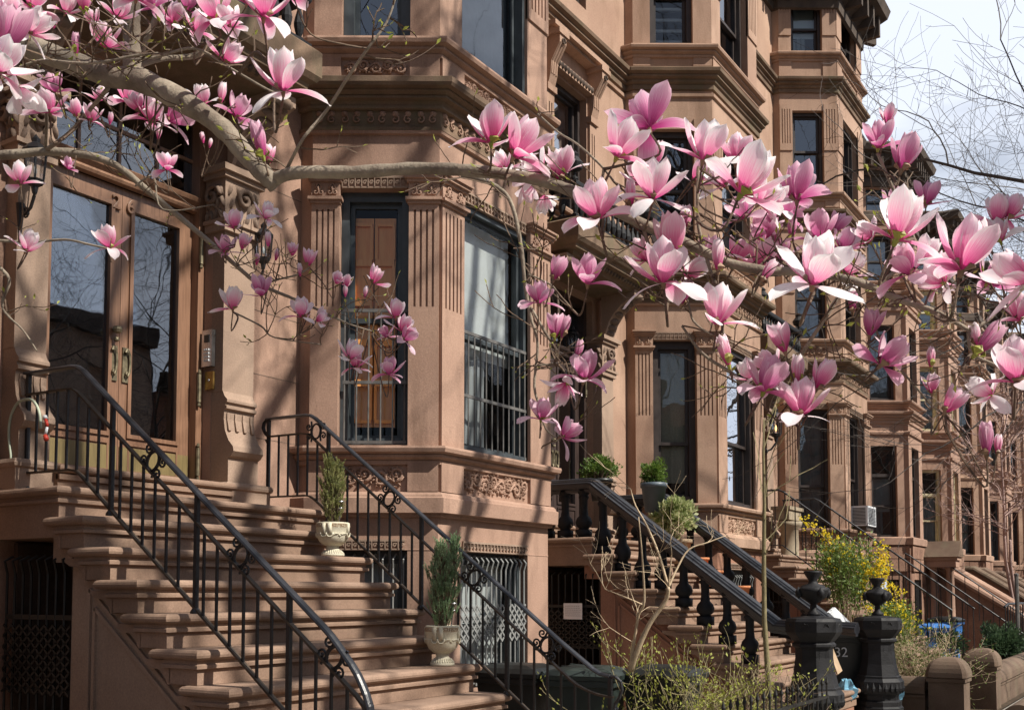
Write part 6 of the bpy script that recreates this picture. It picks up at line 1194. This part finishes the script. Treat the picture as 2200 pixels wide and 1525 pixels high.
FL = [(1055, 308, -3, 92, .5, 'p', 2.05, .1), (1103, 338, 28, 98, .45, 'p', 2.05, .2), (1198, 388, 12, 78, .25, 'p', 2.1, 0), (1165, 372, -50, 62, .8, 'w', 2.15, .3), (1395, 278, -15, 98, 1., 'd', 2.0, -.35), (1325, 338, 24, 95, .55, 'w', 1.95, .1), (1402, 362, 8, 66, .2, 'p', 2.15, 0),
      (1510, 345, 8, 96, .55, 'w', 1.95, .25), (1580, 352, 2, 72, .4, 'p', 2.15, .1), (1592, 418, 32, 118, .6, 'w', 1.85, .2), (1402, 428, 8, 98, .85, 'w', 1.95, .3), (1284, 472, -8, 98, .75, 'p', 1.95, .35), (1444, 560, -4, 112, .14, 'p', 2.0, .1), (1425, 608, -8, 108, 1., 'p', 1.9, .2), (1463, 655, 8, 62, .2, 'd', 2.05, 0),
      (1541, 698, 8, 96, .36, 'w', 1.95, .1), (1712, 432, 0, 88, .5, 'd', 2.1, 0), (1640, 520, 0, 66, .4, 'd', 2.2, 0), (1756, 520, 4, 74, .55, 'd', 2.1, .1), (1632, 576, 10, 76, .5, 'p', 2.15, .2), (1746, 612, 2, 125, .85, 'w', 1.8, .45), (1886, 320, 0, 66, .5, 'd', 2.0, .1), (1936, 366, 14, 88, .3, 'd', 1.95, 0), (1905, 268, 8, 46, .25, 'p', 2.1, 0),
      (1925, 458, 0, 62, .45, 'd', 2.1, 0), (1925, 516, 20, 122, .6, 'w', 1.85, .15), (2065, 582, 14, 132, .55, 'p', 1.75, .1), (1955, 590, -20, 80, .9, 'd', 1.9, .1), (2142, 482, 8, 72, .5, 'p', 2.1, .1), (2205, 605, -55, 105, .85, 'p', 1.8, .2), (2182, 822, -4, 112, .7, 'p', 1.8, .25), (2095, 762, 42, 92, .1, 'd', 1.9, 0), (2100, 745, -12, 55, .1, 'w', 1.95, 0),
      (2030, 886, 35, 68, .2, 'p', 2.0, 0), (1892, 785, 42, 86, .4, 'd', 1.95, .1), (1868, 722, 10, 66, .15, 'd', 2.05, 0), (2000, 790, 0, 48, 0, 'p', 2.05, 0), (2002, 846, 0, 50, .3, 'p', 2.05, 0), (1754, 836, 25, 78, .25, 'p', 1.95, 0), (1712, 830, 2, 72, .05, 'w', 2.0, 0), (1687, 757, -18, 74, .15, 'p', 1.95, 0), (1566, 786, -16, 72, .1, 'p', 2.0, 0), (1640, 842, 18, 92, .75, 'd', 1.95, .1), (1720, 893, 5, 92, .8, 'p', 1.95, .15),
      (2120, 978, -2, 76, .05, 'd', 2.0, 0), (2142, 975, 6, 45, 0, 'p', 2.0, 0), (1832, 672, 0, 56, .1, 'd', 2.1, 0), (1543, 582, 0, 72, .08, 'w', 2.0, 0), (1357, 442, -4, 58, 0, 'p', 2.05, 0), (1470, 500, 6, 62, .1, 'p', 2.1, 0), (1700, 515, 4, 52, .1, 'd', 2.15, 0), (1668, 530, -6, 42, .1, 'd', 2.2, 0), (1635, 605, 35, 58, .05, 'p', 2.0, 0), (1690, 470, 20, 60, .6, 'd', 2.2, .1), (1520, 560, -10, 60, .7, 'd', 2.2, .1), (1600, 470, -20, 60, .8, 'd', 2.2, .2), (1810, 540, 20, 60, .5, 'd', 2.2, 0), (1655, 445, 30, 60, .8, 'w', 2.1, .3),
      (1262, 612, 2, 76, .65, 'd', 2.3, .1), (1190, 602, 18, 60, .12, 'd', 2.35, 0), (1158, 652, 4, 56, .85, 'd', 2.4, .2), (1192, 726, 0, 58, .12, 'd', 2.4, 0), (1206, 726, 16, 52, .1, 'd', 2.4, 0), (1238, 772, 14, 46, .05, 'd', 2.4, 0), (1254, 818, 14, 76, .8, 'd', 2.3, .2), (1216, 822, 195, 58, .7, 'p', 2.35, .2), (1162, 902, 8, 56, .8, 'd', 2.4, .1), (1206, 938, 62, 56, .8, 'd', 2.4, .2),
      (503, 492, -2, 46, .5, 'p', 3.1, .2), (519, 536, 16, 40, .15, 'p', 3.1, 0), (484, 543, 2, 44, .7, 'd', 3.15, .1), (570, 470, 18, 42, .85, 'w', 3.1, .3), (576, 530, 0, 34, .1, 'w', 3.1, 0), (500, 665, 0, 55, .65, 'w', 3.1, .1), (562, 636, -4, 50, .45, 'd', 3.1, 0), (648, 682, 2, 50, .75, 'p', 3.1, .2), (680, 690, 50, 35, .5, 'p', 3.1, .2), (628, 550, 4, 32, .3, 'p', 3.2, 0), (662, 572, 8, 42, .25, 'p', 3.2, 0), (592, 560, 12, 28, 0, 'p', 3.2, 0), (551, 570, 6, 28, 0, 'p', 3.2, 0), (645, 594, -4, 30, .0, 'w', 3.2, 0),
      (722, 610, 14, 32, .35, 'p', 3.2, 0), (744, 618, 6, 32, .25, 'p', 3.2, 0), (742, 638, 0, 28, 0, 'w', 3.2, 0), (800, 608, 24, 42, .35, 'p', 3.2, 0), (784, 640, 8, 28, 0, 'w', 3.2, 0), (850, 684, 2, 48, .65, 'p', 3.1, .2), (862, 712, 20, 42, .4, 'p', 3.1, 0), (868, 732, 40, 42, .75, 'd', 3.1, .1), (830, 725, -10, 30, .7, 'd', 3.15, .1), (752, 772, 12, 52, .7, 'w', 3.1, .2), (764, 790, 2, 44, .9, 'p', 3.15, .1), (836, 806, 4, 46, .85, 'd', 3.1, .1),
      (55, 540, 32, 54, .65, 'w', 2.8, .2), (236, 534, 0, 56, .95, 'p', 2.85, .2), (44, 396, -4, 54, .65, 'w', 2.8, .1), (358, 366, -4, 42, .7, 'p', 3.0, 0), (147, 364, 0, 28, .4, 'd', 3.0, 0), (108, 244, -4, 58, .8, 'p', 2.6, .2), (166, 252, -14, 42, .3, 'p', 2.7, 0), (195, 262, 12, 44, .6, 'p', 2.7, .1), (236, 268, 6, 28, .1, 'p', 2.7, 0), (212, 218, 8, 36, .4, 'w', 2.6, 0), (272, 222, 20, 52, .8, 'p', 2.6, .1), (325, 262, 12, 62, .85, 'p', 2.5, .2), (362, 262, 55, 58, .6, 'd', 2.5, .1), (340, 300, 4, 34, 0, 'w', 2.6, 0),
      (506, 252, 28, 56, .7, 'd', 2.4, .1), (440, 225, -16, 48, .75, 'w', 2.5, .3), (474, 222, 8, 48, .05, 'w', 2.4, 0), (437, 308, -8, 26, 0, 'p', 2.5, 0), (450, 318, 10, 22, 0, 'w', 2.5, 0), (566, 338, -14, 82, .05, 'd', 2.2, 0), (578, 352, -2, 46, .12, 'p', 2.25, 0), (608, 196, 2, 100, 1., 'w', 1.95, .45), (482, 134, 42, 60, .6, 'p', 2.2, .1), (566, 38, 8, 104, .95, 'p', 1.95, .3),
      (462, 45, -12, 78, .9, 'p', 2.2, .2), (370, 52, 10, 52, .6, 'p', 2.4, .1), (400, 22, 15, 45, .6, 'd', 2.4, .1), (226, 104, -2, 62, .55, 'p', 2.3, .1), (205, 60, -20, 45, .3, 'p', 2.35, 0), (8, 112, 10, 118, .3, 'd', 1.9, 0), (60, 70, 60, 70, .8, 'w', 2.0, .1), (-10, 155, 40, 100, .95, 'w', 1.85, .2), (164, 118, -2, 50, .05, 'd', 2.2, 0), (115, 62, 12, 28, .0, 'w', 2.3, 0), (180, 25, 2, 55, .2, 'p', 2.2, 0), (292, 0, 10, 75, .9, 'w', 2.1, .1), (630, -6, -20, 70, .8, 'p', 2.0, .2), (70, 20, 20, 60, .7, 'p', 2.2, .2),
      (1085, 365, -20, 50, .8, 'w', 2.2, .2), (1130, 395, 170, 48, .5, 'p', 2.2, .1), (1170, 420, 185, 45, .4, 'w', 2.2, .1), (1215, 372, -25, 58, .6, 'w', 2.1, .2), (1380, 395, -30, 62, .5, 'p', 2.2, .1), (1490, 395, 40, 58, .7, 'p', 2.2, .2), (1560, 400, -30, 66, .7, 'w', 2.1, .2), (1630, 440, 50, 70, .7, 'w', 2.0, .3), (1690, 560, -30, 55, .6, 'd', 2.2, .1), (1660, 500, -40, 60, .6, 'd', 2.2, .2), (1580, 560, 20, 60, .5, 'p', 2.2, .1),
      (1480, 600, 30, 62, .6, 'w', 2.1, .2), (1390, 560, -40, 60, .7, 'p', 2.1, .2), (1810, 590, 50, 66, .8, 'w', 2.1, .2), (1790, 500, 30, 50, .3, 'd', 2.25, 0), (1870, 520, -25, 58, .6, 'p', 2.1, .1), (1975, 560, 40, 66, .8, 'w', 2.0, .2), (2010, 600, 20, 70, .8, 'p', 2.0, .2), (1990, 440, 10, 58, .4, 'd', 2.15, 0), (2030, 610, -60, 70, .8, 'p', 1.9, .2), (2120, 610, 30, 66, .7, 'd', 2.0, .1), (2165, 470, 30, 62, .6, 'p', 2.1, .1), (2150, 520, -20, 60, .5, 'w', 2.1, .1),
      (2190, 690, -10, 70, .6, 'p', 1.95, .1), (2130, 850, -60, 66, .9, 'w', 1.9, .2), (1660, 800, -25, 60, .6, 'p', 2.0, .1), (1700, 860, 40, 62, .8, 'w', 2.0, .2), (1615, 815, -40, 52, .7, 'w', 2.05, .2), (1905, 770, 60, 60, .5, 'p', 2.0, .1), (25, 60, -20, 80, .6, 'p', 2.0, .1), (140, 30, 30, 50, .7, 'w', 2.2, .2), (250, 40, 40, 52, .7, 'p', 2.2, .2), (330, 20, -20, 50, .7, 'd', 2.3, .1), (420, 70, 15, 52, .7, 'p', 2.3, .2), (500, 60, -15, 52, .6, 'w', 2.2, .1), (530, 10, 20, 60, .6, 'p', 2.1, .1), (40, 190, 140, 66, .8, 'w', 2.0, .2), (120, 200, -20, 48, .6, 'd', 2.5, .1), (300, 240, -25, 46, .6, 'p', 2.5, .1), (90, 640, 0, 22, 0, 'w', 3, 0)]
FL = [f for f in FL if not (f[0] == 90 and f[1] == 640)]
REST = MB(); REST.at = {'along': [], 'across': []}; RM = []
open_ = sorted([f for f in FL if f[4] >= .12], key=lambda f: -f[3]); SMALL = {(f[0], f[1], f[3]) for f in open_[100:]}
for f in FL: flower(*f)
o = B(REST, 'small_flowers', 'petal_pink', MG, True); o['kind'] = 'stuff'
for m_ in ('petal_dark', 'petal_white', 'bud_brown'): o.data.materials.append(MT[m_])
o.data.polygons.foreach_set('material_index', RM)
rnd = random.Random(9)
for i in range(150):
    n = rnd.choice(NODES0)
    if not (-40 < n[0] < 2240): continue
    grow(TWG, rnd, n[2], (rnd.uniform(-1, 1), rnd.uniform(-1, 1), rnd.uniform(-.4, 1)), .0021, rnd.uniform(.03, .09), 2, .6, .04, (1, 3), .8, .0012, 3, LEAFP)
B(LB, 'limb', 'magnolia_bark', MG, True); tg_ = B(TWG, 'twigs', 'twig_bark', MG)
lf = MB()
for p, d in LEAFP:
    if rnd.random() < .5: continue
    s = rnd.uniform(.008, .02); d = (Vector(d)+Vector((rnd.uniform(-.5, .5), rnd.uniform(-.5, .5), .4))).normalized(); w = d.cross(Vector((rnd.uniform(-1, 1), rnd.uniform(-1, 1), rnd.uniform(-1, 1)))).normalized()*s*.2; q = w.cross(d)*.5
    lf.add([p, p+d*s*.5+w+q, p+d*s, p+d*s*.5-w+q], [(0, 1, 2, 3)])
B(lf, 'leaf_buds', 'bud_green', MG)['kind'] = 'stuff'
